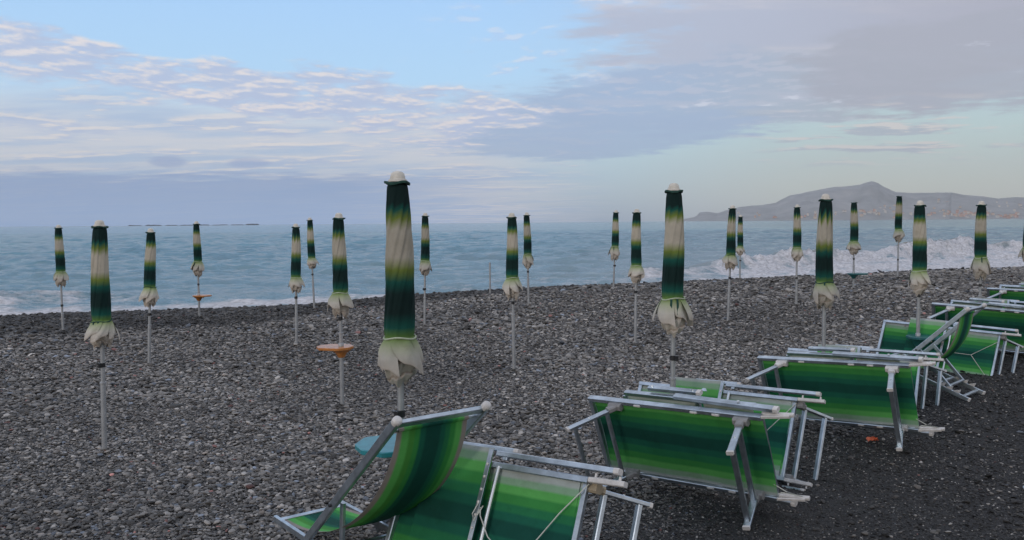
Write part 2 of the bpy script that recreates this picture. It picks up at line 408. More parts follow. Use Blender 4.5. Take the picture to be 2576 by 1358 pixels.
for px0, px1, py0, py1, cnt in ((3780, 3920, 850, 872, 26), (3920, 4090, 856, 872, 22), (3640, 3780, 855, 872, 10), (3440, 3600, 848, 872, 18), (3180, 3330, 862, 874, 9), (2990, 3120, 866, 874, 5), (2752, 2800, 862, 870, 2),
                               (3700, 4090, 800, 855, 26), (3480, 3700, 815, 860, 12), (3240, 3420, 835, 862, 7), (2800, 3050, 848, 862, 4)):
    for _ in range(cnt): hs.append((random.uniform(px0, px1), random.uniform(py0, py1), py1 > 868))
for px, py, low in hs:
    p = hill_point(px, py)
    if p is None: continue
    w = random.uniform(5, 10) * (1.3 if low else .95)
    house(p[0], p[1] - 4, p[2], w, w * .7, random.uniform(4, 8) * (1.3 if low else .8), random.choice([0, 1, 1, 2, 3] if low else [0, 2, 2]),
          'tiny pale house in the shoreline town below the headland' if low else 'tiny pale house up on the slope of the hazy headland',
          'houses of the shoreline town' if low else 'houses scattered up the headland')

# breakwater rocks near the horizon
BWM = simple('breakwater_rock', (.06, .062, .07), .9, 0, .3, .3)
for px0, px1, h in ((515, 572, .9), (582, 652, 1.3), (664, 716, 1.0), (721, 783, 1.0), (795, 842, .9), (850, 918, .9), (926, 982, .9), (984, 1040, 1.7)):
    D_ = 2600.0; x0, x1 = (px0 - 2048) / 3340 * D_, (px1 - 2048) / 3340 * D_
    nU = 40; U, V = np.meshgrid(np.linspace(0, 1, nU), np.linspace(0, 1, 9))
    X = x0 + (x1 - x0) * U; Y = D_ + (V - .5) * 14
    prof_ = np.sin(V * math.pi) * np.clip(np.minimum(U, 1 - U) * 9, 0, 1) ** .6
    Z = SEA - .6 + prof_ * (h * 1.5 + 1.0 + 4.5 * np.abs(fbm(X * .05, Y * .09, 3)))
    o = grid_mesh('breakwater', X, Y, Z, BWM, smooth=False)
    tag(o, 'low dark rock breakwater lying on the sea horizon at left', 'breakwater', 'breakwaters on the horizon')

# ---------------------------------------------------------------- parasols
saw = lambda x: (x - np.floor(x))
def fold(x):  # smooth asymmetric fold 0..1
    f = saw(x); return np.where(f < .8, f / .8, (1 - f) / .2)
def make_canopy(Lc, seed, hi, root, z_top, tie_f, twist):
    rg = np.random.default_rng(seed)
    nc, nb, ns = (160, 54, 40) if hi else (80, 34, 26)
    th = np.linspace(0, 2 * np.pi, nc, endpoint=False)
    tw = rg.uniform(1.2, 2.3) if twist else rg.uniform(-.2, .6); nf = 8
    jit = np.cumsum(np.concatenate([[0], rg.uniform(.7, 1.3, nf)])); jit = jit / jit[-1] * nf
    k = Lc / 1.17
    def foldpat(ph):
        p = (ph / (2 * np.pi)) % 1 * nf
        q = np.interp(p, jit, np.arange(nf + 1))
        return fold(q)
    rows = []; ts = []
    tb = np.linspace(0, 1, nb)
    jag = rg.uniform(.015, .035) if twist else rg.uniform(.05, .085); amp = rg.uniform(.8, 1.3); wob = rg.uniform(0, 6.28)
    for t in tb:
        r0 = np.interp(t, [0, .02, .06, .2, .4, .6, .85, .96, 1], [.048, .060, .064, .070, .078, .083, .087, .087, .080]) * k
        ph = th + tw * t + .35 * math.sin(t * 3 + wob)
        f = foldpat(ph); f2 = fold((ph * 13 / (2 * np.pi) + .3 * t) % 1 * 1.0)
        r = r0 * (1 + (.085 * amp * (f - .5) + .03 * (f2 - .5)) * np.interp(t, [0, .15, .9, 1], [.35, 1, 1, .6]))
        bend = .006 * k * math.sin(t * 4 + wob)
        rows.append(np.stack([r * np.cos(th) + bend, r * np.sin(th), np.full(nc, z_top - t * tie_f * Lc)], 1))
        ts.append(np.clip(tie_f / tie_f * t * .79 + (jag * (f - .5)) * np.interp(t, [0, .1, .3, .5, 1], [0, 1, 1, .35, .1]), 0, .79))
    # below the tie: inner folds close to the pole, then loose petals flaring out over them
    dirn = 1 if rg.random() < .7 else -1; off = rg.uniform(0, 6.28)
    z0 = z_top - tie_f * Lc; Ls = (1 - tie_f) * Lc
    for s in np.linspace(0, 1, ns)[1:]:
        base = np.interp(s, [0, .3, .6, .85, 1], [.080, .080, .098, .086, .060]) * k
        hc = saw(s * 3.4 + dirn * (th + off) * 2 / (2 * np.pi) + .10 * np.sin(2 * th + off))
        pl_ = fold((th + off + .9 * s * dirn) * 7 / (2 * np.pi))
        r = base * (1 + .20 * (pl_ - .5)) + np.interp(s, [0, .35, .5, 1], [0, 0, 1, 1]) * (.5 - hc) * .012 * k
        zz = z0 - s * Ls * (1 + np.interp(s, [.5, 1], [0, 1]) * (.09 * np.sin(2 * th + off) + .05 * np.sin(7 * th) - .05))
        rows.append(np.stack([r * np.cos(th), r * np.sin(th), zz], 1))
        ts.append(np.clip(.79 + .15 * np.interp(s, [0, .5, 1], [0, .8, 1]) + .06 * (hc > .80) * (s > .4), .79, 1))
    P = np.array(rows); T = np.array(ts)
    R_, C_ = T.shape; V = [P.reshape(-1, 3)]; TT_ = [T.ravel()]
    ii = np.arange(R_ * C_).reshape(R_, C_); jj = np.roll(ii, -1, 1)
    Q = [np.stack([ii[:-1], jj[:-1], jj[1:], ii[1:]], -1).reshape(-1, 4)]; n0 = R_ * C_
    npt = int(rg.integers(5, 7)); na_, ns_ = (22, 16) if hi else (12, 9)
    for j in range(npt):
        c0 = 2 * np.pi * j / npt + rg.uniform(-.22, .22) + off; hw = rg.uniform(.66, .92)
        sL, sR = rg.uniform(.38, .56), rg.uniform(.60, .88); R0 = rg.uniform(.108, .158) * k; pk = rg.uniform(.2, .8); ph_ = rg.uniform(.004, .030) * k
        a = np.linspace(0, 1, na_ + 1); sh = sL + (sR - sL) * (a if dirn > 0 else 1 - a) + .03 * np.sin(a * 9 + j)
        tent = np.where(a < pk, a / pk, (1 - a) / (1 - pk))
        q_ = np.linspace(0, 1, ns_ + 1)[:, None]
        s_ = q_ * sh[None, :]
        rad_ = (.083 * k + (R0 - .083 * k) * np.sin(np.clip(q_ * 1.18, 0, 1.5) * 1.35) + ph_ * tent * q_ + (a[None, :] - .5) * .016 * k * dirn * q_ + .003 * k * np.sin(q_ * 5 + a * 11 + j))
        ang = c0 + (a[None, :] - .5) * 2 * hw * (1 - .18 * q_) + .30 * q_ * dirn
        V.append(np.stack([rad_ * np.cos(ang), rad_ * np.sin(ang), z0 + .006 - s_ * Ls], -1).reshape(-1, 3))
        t_ = .79 + .13 * s_ / .55 + .0 * ang; t_ = np.minimum(t_, .935); t_[-1] = .985; t_[-2] = np.maximum(t_[-2], .93)
        TT_.append(t_.ravel())
        ii = n0 + np.arange((ns_ + 1) * (na_ + 1)).reshape(ns_ + 1, na_ + 1)
        Q.append(np.stack([ii[:-1, :-1], ii[:-1, 1:], ii[1:, 1:], ii[1:, :-1]], -1).reshape(-1, 4)); n0 += ii.size
    o = quad_mesh('canopy', np.concatenate(V), np.concatenate(Q), CANOPY, {'t': np.concatenate(TT_)})
    o.parent = root
    return k

def parasol(tx, ty, sk, bx_, by_, tie, lock, label, seed, cap=True, base=None, tails=0, hi=False, tiec=TIEW, twist=True):
    if base is None: B = hit(bx_, by_)
    else: B = Vector((base[0], base[1], ground_at(*base)))
    def onplane(x, y):
        d = ray(x, y); return CAMV + d * ((B.y) / d.y)
    T = onplane(tx, ty); axis = T - B; H = axis.length
    zpx = lambda py: (onplane(tx + (bx_ - tx) * (py - ty) / max(by_ - ty, 1), py) - B).length
    root = empty('beach_parasol', B, Matrix.Translation(B) @ Vector((0, 0, 1)).rotation_difference(axis.normalized()).to_matrix().to_4x4())
    tag(root, label, 'parasol', 'closed parasols standing on the beach')
    zs = zpx(sk); Lc = H - zs
    capf = .06 if cap else .0
    zt = H - capf * Lc * .95; body = zt - zs
    zl = zpx(lock) if lock else zs - .12
    k = make_canopy(body, seed, hi, root, zt, (zt - zpx(tie)) / body, twist)
    k = Lc / 1.17
    zj = max(zl - .16, .35)
    n = 20 if hi else 12
    q = MB(); q.tube([(0, 0, zj - .05), (0, 0, zt - .02)], .0185, n); q.build('upper_pole', POLE, root, True)
    q = MB(); q.tube([(0, 0, -.35), (0, 0, zj)], .023, n); q.build('lower_pole', POLE, root, True)
    q = MB(); q.lathe([(.023, zj - .012), (.027, zj - .010), (.027, zj + .004), (.019, zj + .008)], n); q.build('collar', POLE, root, True)
    q = MB(); a_ = random.uniform(-2.4, -.7); dx, dy = math.cos(a_), math.sin(a_)
    q.lathe([(.0187, zl - .020), (.0235, zl - .018), (.0235, zl + .018), (.0187, zl + .020)], n)
    q.bar((dx * .02, dy * .02, zl), (dx * .045, dy * .045, zl), .026, .04, (0, 0, 1)); q.build('lock', BLACK, root)
    rb_ = .068 * k
    q = MB(); nn = 40; vs = []
    for ring, (r_, z_) in enumerate(((.03 * k, .008), (rb_, .007), (rb_ * 1.04, .0), (rb_, -.007), (.03 * k, -.005))):
        for i in range(nn):
            a = 2 * math.pi * i / nn; wv = 1 + (.05 * math.sin(5 * a + seed) + .04 * math.sin(9 * a + seed * 2)) * (ring in (1, 2, 3))
            vs.append((r_ * wv * math.cos(a), r_ * wv * math.sin(a), zt + z_ + (.006 * math.sin(3 * a + seed) if ring in (1, 2, 3) else 0)))
    fs = [(r_ * nn + i, r_ * nn + (i + 1) % nn, (r_ + 1) * nn + (i + 1) % nn, (r_ + 1) * nn + i) for r_ in range(4) for i in range(nn)]
    fs += [tuple(range(nn - 1, -1, -1)), tuple(range(4 * nn, 5 * nn))]
    q.add(vs, fs); q.build('valance', BRIM, root, True)
    if cap:
        h = H - zt
        q = MB(); q.lathe([(.050 * k, zt + .008), (.053 * k, zt + .12 * h), (.050 * k, zt + .30 * h), (.042 * k, zt + .36 * h), (.041 * k, zt + .56 * h), (.039 * k, zt + .62 * h), (.036 * k, zt + .78 * h), (.026 * k, zt + .92 * h), (.012 * k, zt + .985 * h), (.003 * k, zt + h)], 24)
        q.build('cap', CAPM, root, True)
    ztie = zpx(tie); tl = random.uniform(-.012, .012)
    rt = .086 * k
    q = MB(); q.tube([(rt * math.cos(a) * 1.02, rt * math.sin(a) * 1.02, ztie + tl * math.cos(a + seed) + .006 * math.sin(3 * a)) for a in np.linspace(0, 2 * math.pi, 33)], .0055 * k, 6)
    q.build('tie', tiec, root, True)
    for j in range(tails):
        a = -math.pi / 2 + (-.35 + .5 * j) + (-1.6 if seed % 2 else 0)
        x0, y0 = rt * math.cos(a), rt * math.sin(a)
        q = MB(); q.bar((x0 * 1.08, y0 * 1.08, ztie), (x0 * 1.22, y0 * 1.22, ztie - .07 * k), .016, .004, (x0, y0, 0)); q.bar((x0 * 1.22, y0 * 1.22, ztie - .068 * k), (x0 * 1.30, y0 * 1.30, ztie - .12 * k), .014, .004, (x0, y0, 0))
        q.build('tie_tail', TIEG, root)
    return root, B, H

PAR = {}
U_ = [
 ('A', 147, 565, 720, 159, 838, 683, 768, 'small closed parasol nearest the left edge, standing near the breaking waves', True, None, 0),
 ('B', 250, 553, 872, 263, 1140, 806, 918, 'large closed parasol at far left, its bare pole foot in open pebbles', True, None, 2),
 ('C', 379, 574, 770, 375, 920, 722, None, 'closed parasol just right of the large one at far left', True, None, 1),
 ('D', 494, 556, 695, 502, 800, 658, 715, 'small closed parasol by the surf with an orange table on its pole', True, None, 1),
 ('E', 744, 562, 735, 746, 872, 697, 748, 'closed parasol behind and left of the one with the pale orange table', True, None, 0),
 ('F', 779, 547, 675, 791, 780, 649, 690, 'small leaning closed parasol close to the water, left of centre', True, None, 0),
 ('G', 852, 535, 797, 861, 1025, 736, 801, 'closed parasol with a pale orange table halfway up its pole in mid beach', True, None, 1),
 ('H', 1000, 430, 962, 1004, 1515, 848, 1040, 'tallest closed parasol, nearest the camera, rising behind the front deck chair', True, (-.63, 4.62), 0),
 ('I', 1070, 535, 692, 1068, 822, 655, 727, 'small closed parasol just right of the tallest one, with a black pole clamp', True, None, 0),
 ('J', 1287, 535, 752, 1293, 936, 699, 761, 'closed parasol at mid beach with a black clamp right under its skirt', True, None, 0),
 ('K', 1325, 534, 675, 1330, 772, 640, 683, 'small closed parasol directly behind and right of another near the picture centre', True, None, 0),
 ('L', 1550, 528, 655, 1543, 732, 620, 668, 'small closed parasol by the shore, its pole leaning to the right at the top', True, None, 1),
 ('M', 1602, 525, 711, 1598, 870, 668, 734, 'closed parasol standing left of the big one behind the tipped loungers', True, None, 0),
 ('N', 1695, 460, 840, 1690, 1237, 750, 900, 'second tallest closed parasol, between the nearest pair of tipped loungers', True, (1.25, 6.47), 2),
 ('O', 1843, 516, 678, 1831, 812, 641, 699, 'closed parasol leaning right, in front of a thinner one by the surf', True, None, 0),
 ('P', 1863, 540, 642, 1861, 705, 620, 655, 'thinnest closed parasol at the water line, half behind another', True, None, 0),
 ('Q', 2006, 514, 656, 2003, 770, 623, 699, 'closed parasol under the headland slope with a dark ring low on its pole', True, None, 0),
 ('R', 2077, 487, 775, 2070, 1080, 709, 900, 'tall closed parasol with wide flaring skirt behind the second pair of loungers', True, (3.2, 8.53), 1),
 ('S', 2149, 510, 640, 2147, 728, 608, 651, 'capless closed parasol by the surf with a flat teal table on its pole', False, None, 1),
 ('T', 2262, 494, 608, 2258, 702, 577, 653, 'capless closed parasol standing highest on the beach crest below the headland', False, None, 0),
 ('U', 2315, 504, 740, 2305, 960, 680, 743, 'tall closed parasol with a teal table, behind the far deck chair', True, (5.09, 10.41), 1),
 ('V', 2469, 505, 703, 2464, 850, 647, 717, 'closed parasol near the right edge, above the third pair of loungers', True, (6.98, 12.4), 1),
 ('W', 2590, 489, 660, 2588, 790, 622, 690, 'closed parasol cut by the right edge, only a sliver of skirt showing', True, (8.9, 14.36), 0),
]
for i, (kk, tx, ty, sk, bx_, by_, tie, lock, lab, cp, base, tails) in enumerate(U_):
    PAR[kk] = parasol(tx, ty, sk, bx_, by_, tie, lock, lab, 21 + i * 3, cp, base, tails, hi=kk in 'BGHNRUJ', tiec=TIEG if kk in 'BCOR' else TIEW, twist=kk not in 'ERTSOFQ')

# a bare pole with no canopy
p = hit(1233, 742); d = ray(1233, 660); tp = CAMV + d * (p.y / d.y)
q = MB(); hgt = tp.z - p.z; q.tube([(0, 0, -.3), (0, 0, hgt)], .022, 12); q.tube([(0, 0, hgt - .12), (0, 0, hgt - .10)], .026, 12)
o = q.build('bare_pole', POLE, None, True); o.location = p
tag(o, 'bare grey pole without a canopy standing by the shore', 'pole')

# ---------------------------------------------------------------- pole tables
def table(par, py, ang, matt, lab, size=(.45, .34), hole=.12):
    root0, B, H = PAR[par]
    d = ray(U_[[u[0] for u in U_].index(par)][1], py); zt = (CAMV + d * (B.y / d.y)).z
    ax = (root0.matrix_world.to_3x3() @ Vector((0, 0, 1)))
    loc = B + ax * ((zt - B.z) / ax.z)
    r = empty('pole_table', loc); r.rotation_euler.z = ang
    a, b_ = size; x0 = -hole; x1 = a - hole; c = .1; w = b_ / 2
    out = [(x0, -w + c), (x0 + c * .7, -w), (x1 - c * .9, -w), (x1, -w + c * 1.2), (x1, w - c * 1.2), (x1 - c * .9, w), (x0 + c * .7, w), (x0, w - c)]
    # round the corners
    pts_ = []
    for i in range(8):
        p0, p1, p2 = (Vector(out[(i + j) % 8]) for j in (-1, 0, 1))
        for t in (.2, .5, .8):
            e0 = p1.lerp(p0, .12); e1 = p1.lerp(p2, .12)
            pts_.append(e0.lerp(p1, t).lerp(p1.lerp(e1, t), t))
    n = len(pts_)
    q = MB(); cx = (x0 + x1) / 2
    rings = [(.96, .0), (1.0, -.004), (1.0, -.026), (.965, -.03)]
    vs = []
    for s_, z_ in rings: vs += [(cx + (p.x - cx) * s_, p.y * s_, z_) for p in pts_]
    fs = [(i * n + k_, i * n + (k_ + 1) % n, (i + 1) * n + (k_ + 1) % n, (i + 1) * n + k_) for i in range(3) for k_ in range(n)]
    fs = [f[::-1] for f in fs]
    fs += [tuple(range(n)), tuple(range(4 * n - 1, 3 * n - 1, -1))]
    q.add(vs, fs); q.build('tray', matt, r)
    q = MB(); q.lathe([(.034, -.125), (.040, -.12), (.062, -.075), (.12, -.032), (.12, -.0301)], 20); q.build('cone', matt, r, True)
    q = MB(); q.lathe([(.030, .0), (.030, .035), (.025, .04)], 18); q.build('sleeve', POLE, r, True)
    q = MB(); q.bar((.11, -.06, -.05), (.14, -.06, -.05), .03, .035); q.build('bracket', WHITE, r)
    tag(r, lab, 'table', 'small tables clamped on parasol poles')
table('G', 871, math.pi - .25, ORANGE, 'pale orange tray table on the pole of the mid beach parasol', (.40, .34))
table('D', 742, -.1, ORANGE, 'small orange tray table on the parasol pole beside the surf at left', (.40, .32))
table('H', 1110, math.pi + .45, TEAL, 'bright teal tray table behind the front deck chair', (.42, .38), .17)
table('S', 687, .1, TEALD, 'flat dark teal tray table on the capless parasol by the surf')
table('U', 845, -.05, TEALD, 'dark teal tray table on the pole behind the far deck chair', (.46, .36))

# ---------------------------------------------------------------- tipped sun loungers
W = .64
def pose_matrix(pos, head, slope, lean):
    h, s, l = rad(head), rad(slope), rad(lean)
    u = Vector((math.cos(h) * math.cos(s), math.sin(h) * math.cos(s), math.sin(s)))
    hp = Vector((-math.sin(h), math.cos(h), 0)); up = u.cross(hp).normalized()
    if up.z < 0: up = -up
    v = (up * math.cos(l) + hp * math.sin(l)).normalized(); n_ = u.cross(v)
    M = Matrix((u, v, n_)).transposed().to_4x4(); M.translation = Vector(pos); return M

def panel(q, u0, u1, v0, v1, n0, sag=.01, nu=14, nv=26, s0=None, s1=None, wrap=0, seed=0):
    s0 = v0 / W if s0 is None else s0; s1 = v1 / W if s1 is None else s1
    for side in (0, 1):
        vs = []; at = []
        for i in range(nu + 1):
            for j in range(nv + 1):
                a = i / nu; b_ = j / nv
                wv = .006 * math.sin(a * 7 + seed) * math.sin(b_ * 5 + seed * 2) + .003 * math.sin(a * 17 + b_ * 3 + seed)
                vs.append((u0 + (u1 - u0) * a, v0 + (v1 - v0) * b_, n0 + (-sag * math.sin(math.pi * b_) * (1 if n0 <= 0 else 1) + wv) + (-.0016 if side else 0)))
                at.append(s0 + (s1 - s0) * b_)
        fs = [(i * (nv + 1) + j, (i + 1) * (nv + 1) + j, (i + 1) * (nv + 1) + j + 1, i * (nv + 1) + j + 1) for i in range(nu) for j in range(nv)]
        if side: fs = [f[::-1] for f in fs]
        q.add(vs, fs, at)

def leg_frame(root, hu, hn, tu, tn, blocks, name='leg_frame', wide=.045):
    q = MB(); h = Vector((hu, 0, hn)); t = Vector((tu, 0, tn)); d = (t - h).normalized()
    for v in (.045, W - .045):
        q.bar(h + Vector((0, v, 0)), t + Vector((0, v, 0)), wide, .022, (0, 1, 0))
    c = t - d * .05
    q.bar(c + Vector((0, .056, 0)), c + Vector((0, W - .056, 0)), .036, .024, d)
    e = h + d * .07
    q.bar(e + Vector((0, .056, 0)), e + Vector((0, W - .056, 0)), .036, .024, d)
    o = q.build(name, ALU, root)
    q = MB()
    for v in (.045, W - .045):
        q.bar(t + Vector((0, v, 0)) - d * .004, t + Vector((0, v, 0)) + d * .012, .047, .026, (0, 1, 0))
    q.build('foot_cap', WHITE, o)
    q = MB(); 
    for v in (.045, W - .045):
        for f_ in (.12, .55): 
            b0 = h.lerp(t, f_) + Vector((0, v + (.011 if v > .3 else -.011), 0)); sg = 1 if v > .3 else -1
            q.tube([b0, b0 + Vector((0, .005 * sg, 0))], .007, 8)
    q.build('bolt', STEEL, o)
    if blocks is not None:
        for v in (.04, W - .04):
            q = MB(); q.bar((hu - .05, v, hn - math.copysign(.012, tn)), (hu + .05, v, hn - math.copysign(.012, tn)), .05, .05, (0, 0, 1), .01)
            q.bar(h + Vector((0, v, 0)) - d * .02, h + Vector((0, v, 0)) + d * .06, .055, .04, (0, 1, 0), .01); q.build('hinge_block', blocks, o)
    return o

def caps(q, u, v, n_, w, h, dirn=1, l=.03):
    q.bar((u, v, n_), (u + l * dirn, v, n_), w, h, (0, 1, 0), .006)

def lounger_a(pose, label, blocks, seed):
    r = empty('sun_lounger', (0, 0, 0), pose_matrix(*pose)); tag(r, label, 'sun lounger', 'sun loungers tipped on their sides')
    L_ = 1.33
    q = MB()
    q.bar((0, W - .016, 0), (L_, W - .016, 0), .048, .032, (0, 1, 0)); q.bar((0, .016, 0), (L_, .016, 0), .048, .032, (0, 1, 0))
    q.bar((.018, .033, 0), (.018, W - .033, 0), .036, .054, (0, 0, 1)); q.bar((L_ - .02, .033, -.032), (L_ - .02, W - .033, -.032), .03, .03, (0, 0, 1))
    q.build('frame', ALU, r)
    q = MB(); panel(q, .04, L_ + .005, .035, W - .035, .004, .012, seed=seed, s0=.05, s1=.83)
    q.build('seat_cloth', SLING, r, True, 'st')
    leg_frame(r, .24, .045, .05, .375, blocks); leg_frame(r, 1.2, .045, 1.275, .375, blocks)
    # backrest folded flat behind the seat
    q = MB()
    for v in (W - .012, .012): q.bar((.24, v, -.12), (1.24, v, -.12), .04, .03, (0, 1, 0))
    q.bar((.24, .03, -.12), (.24, W - .03, -.12), .03, .04, (0, 0, 1)); q.bar((.82, .03, -.12), (.82, W - .03, -.12), .03, .04, (0, 0, 1)); bf = q.build('backrest_frame', ALU, r)
    q = MB(); panel(q, .26, .81, .03, W - .03, -.115, .008, seed=seed + 1); panel(q, .86, 1.22, .03, W - .03, -.115, .008, seed=seed + 2); q.build('backrest_cloth', SLING, r, True, 'st')
    for v in (W + .035, -.035):
        q = MB(); q.bar((.44, v, -.14), (.82, v, -.14), .042, .03, (0, 1, 0)); q.bar((.68, v * .99, -.075), (1.40, v * .99, -.04), .046, .03, (0, 1, 0))
        q.bar((.70, v - math.copysign(.03, v), -.11), (.70, v - math.copysign(.012, v), -.11), .03, .03, (1, 0, 0)); arm = q.build('armrest', ALU, r)
        q = MB(); caps(q, .82, v, -.14, .044, .032); caps(q, 1.40, v * .99, -.04, .048, .032); q.build('end_cap', WHITE, arm)
        q = MB()
        for u_, n_ in ((.47, -.14), (.79, -.14), (1.16, -.052)):
            q.tube([(u_, v + math.copysign(.014, v), n_), (u_, v + math.copysign(.021, v), n_)], .010, 8)
        q.build('bolt', STEEL, arm)
    for v, t_ in ((W - .01, .1), (.012, .14)):
        q = MB(); q.bar((L_ - .01, v, -.03), (L_ + .19, v, -.055), .03, .022, (0, 1, 0)); q.bar((L_ - .02, v, .012), (L_ + .17, v, -.03), .012, .02, (0, 1, 0)); q.build('ratchet_bracket', WHITE, r)
    q = MB()
    for u_ in (.42, .86, 1.02):
        for v in (W - .02, .02): q.bar((u_ - .025, v, .028), (u_ + .025, v, .028), .014, .008, (0, 0, 1), .002)
    q.build('clip', WHITE, r)
    q = MB(); q.tube([(L_ - .01, .12, 0), (L_ + .06, .06, -.02), (L_ + .15, .03, -.04), (L_ + .02, .04, -.03), (L_ - .02, .03, 0)], .0035, 6); q.build('cord', CORD, r, True)
    return r

def lounger_b(pose, label, blocks, seed, L_=1.40, cord=None, leftleg=True, u0=0.0):
    r = empty('sun_lounger', (0, 0, 0), pose_matrix(*pose)); tag(r, label, 'sun lounger', 'sun loungers tipped on their sides')
    q = MB()
    q.bar((u0, W - .016, 0), (L_, W - .016, 0), .045, .032, (0, 1, 0)); q.bar((u0, .016, 0), (L_, .016, 0), .045, .032, (0, 1, 0))
    q.bar((u0 + .016, .033, 0), (u0 + .016, W - .033, 0), .032, .044, (0, 0, 1)); q.bar((L_ - .03, .033, -.02), (L_ - .03, W - .033, -.02), .03, .03, (0, 0, 1))
    q.build('frame', ALU, r)
    q = MB(); q.tube([(.845, .02, .026), (.845, W - .02, .026)], .012, 12); q.build('cross_tube', STEEL, r, True)
    q = MB(); panel(q, u0 + .03, .838, .03, W - .03, -.004, .01, seed=seed); q.build('seat_cloth', SLING, r, True, 'st')
    q = MB(); panel(q, .836, L_ - .05, .025, W - .01, .004, .014, seed=seed + 1, s0=0, s1=1); panel(q, L_ - .05, L_ - .035, .025, W - .03, -.004, .0, 2, 20, seed=seed)
    q.build('backrest_cloth', SLING, r, True, 'st')
    # folded sun shade lying against the seat
    q = MB(); panel(q, .335, .79, .05, W + .065, .030, .006, seed=seed + 4, s0=.12, s1=.94); sh = q.build('sunshade', SLING, r, True, 'st')
    q = MB()
    q.bar((.775, .06, .034), (.775, W + .06, .034), .028, .006, (0, 0, 1), .002); q.build('rivet_strip', ALU, sh)
    q = MB()
    for j in range(9):
        v = .10 + j * .065
        q.lathe([(.008, 0), (.0075, .003), (.003, .005)], 8, (.775, v, .0375))
    q.build('rivet', WHITE, sh)
    for v, s in ((W + .045, 1), (-.045, -1)):
        q = MB(); q.bar((.80, v, .0), (1.53, v, .0), .038, .028, (0, 1, 0)); q.bar((.86, v - s * .028, 0), (.86, v - s * .014, 0), .03, .03, (1, 0, 0)); arm = q.build('armrest', ALU, r)
        q = MB(); caps(q, 1.53, v, 0, .04, .03); q.build('end_cap', WHITE, arm)
        q = MB(); vv = W - .012 if s > 0 else .012
        q.bar((L_ + .0, vv, 0), (L_ + .20, vv + s * .004, 0), .034, .026, (0, 1, 0)); q.bar((L_ + .03, vv, 0), (L_ + .03, vv + s * .036, 0), .012, .012, (1, 0, 0)); q.bar((L_ + .165, vv, 0), (L_ + .165, vv + s * .036, 0), .012, .012, (1, 0, 0))
        q.build('ratchet_bracket', WHITE, r)
    q = MB(); q.bar((.50, W + .075, -.045), (.87, W + .075, -.045), .034, .026, (0, 1, 0)); q.bar((.60, W - .03, -.04), (.60, W + .063, -.045), .02, .02, (1, 0, 0)); sb = q.build('shade_bar', ALU, r)
    q = MB(); caps(q, .87, W + .075, -.045, .036, .028); q.build('end_cap', WHITE, sb)
    leg_frame(r, L_ - .02, -.06, L_ + .13, -.34, blocks)
    if leftleg: leg_frame(r, u0 + .24, -.045, u0 + .07, -.36, blocks)
    if cord:
        for pts_ in cord:
            q = MB(); q.tube(pts_, .0032, 6); q.build('cord', CORD, r, True)
    return r

GREYB = simple('grey_plastic', (.26, .255, .25), .6)
A1 = ((.725, 6.245, .214), -40.5, 2.25, -20.4)
lounger_a(A1, 'nearest tipped lounger with legs toward the camera, green underside and grey hinges', GREYB, 1)
lounger_a(((2.461, 7.904, .221), -41.1, 2.98, -19.1), 'tipped lounger showing its underside with white hinge blocks, second from the camera', WHITE, 2)
lounger_a(((5.93, 11.68, .345), -39.6, -2.2, -21.5), 'tipped lounger with dark underside behind the far deck chair', WHITE, 3)
lounger_a(((8.03, 14.0, .34), -41, -.6, -19.1), 'farthest tipped lounger with dark underside, cut by the right edge', WHITE, 4)
cordL1 = [[(.80, .40, .04), (.82, .36, .05), (.90, .27, .05), (1.02, .20, .04), (1.14, .24, .03), (1.28, .45, .02), (1.40, .61, .0)],
          [(.78, .42, .04), (.765, .36, .05), (.785, .33, .05), (.80, .39, .045), (.82, .41, .045), (.80, .36, .05)]]
lounger_b(((-.845, 4.575, .225), -40.9, 3.6, 25.5), 'tipped lounger with green upper side and knotted white cord behind the front deck chair', simple('tan_plastic', (.34, .28, .19), .6), 5, cord=cordL1, u0=.15)
lounger_b(((.934, 6.955, .135), -40.9, 1.8, 27), 'tipped lounger with pale upper side half hidden behind the nearest dark underside', GREYB, 6, cord=[[(1.39, .60, .0), (1.2, .34, .03), (1.02, .12, .03)]])
lounger_b(((2.981, 9.187, .057), -40.6, 1.23, 21.4), 'tipped lounger behind the second dark underside, ending left of the far deck chair feet', GREYB, 7, cord=[[(1.39, .60, 0), (1.1, .40, .03)]])
lounger_b(((4.702, 10.787, .19), -46.5, -1.78, 24.7), 'tipped lounger with bright green upper side facing us behind the far deck chair', GREYB, 8, cord=[[(.86, .31, .03), (1.12, .31, .03), (1.38, .52, .01)], [(1.12, .31, .03), (1.34, .05, .02)]])
lounger_b(((6.629, 12.716, .255), -41.2, -1.67, 24), 'tipped lounger with pale upper side under the rightmost full parasol', WHITE, 9)
lounger_b(((8.668, 14.885, .311), -41, 0, 24), 'farthest pale tipped lounger, only its end showing at the right edge', WHITE, 10)

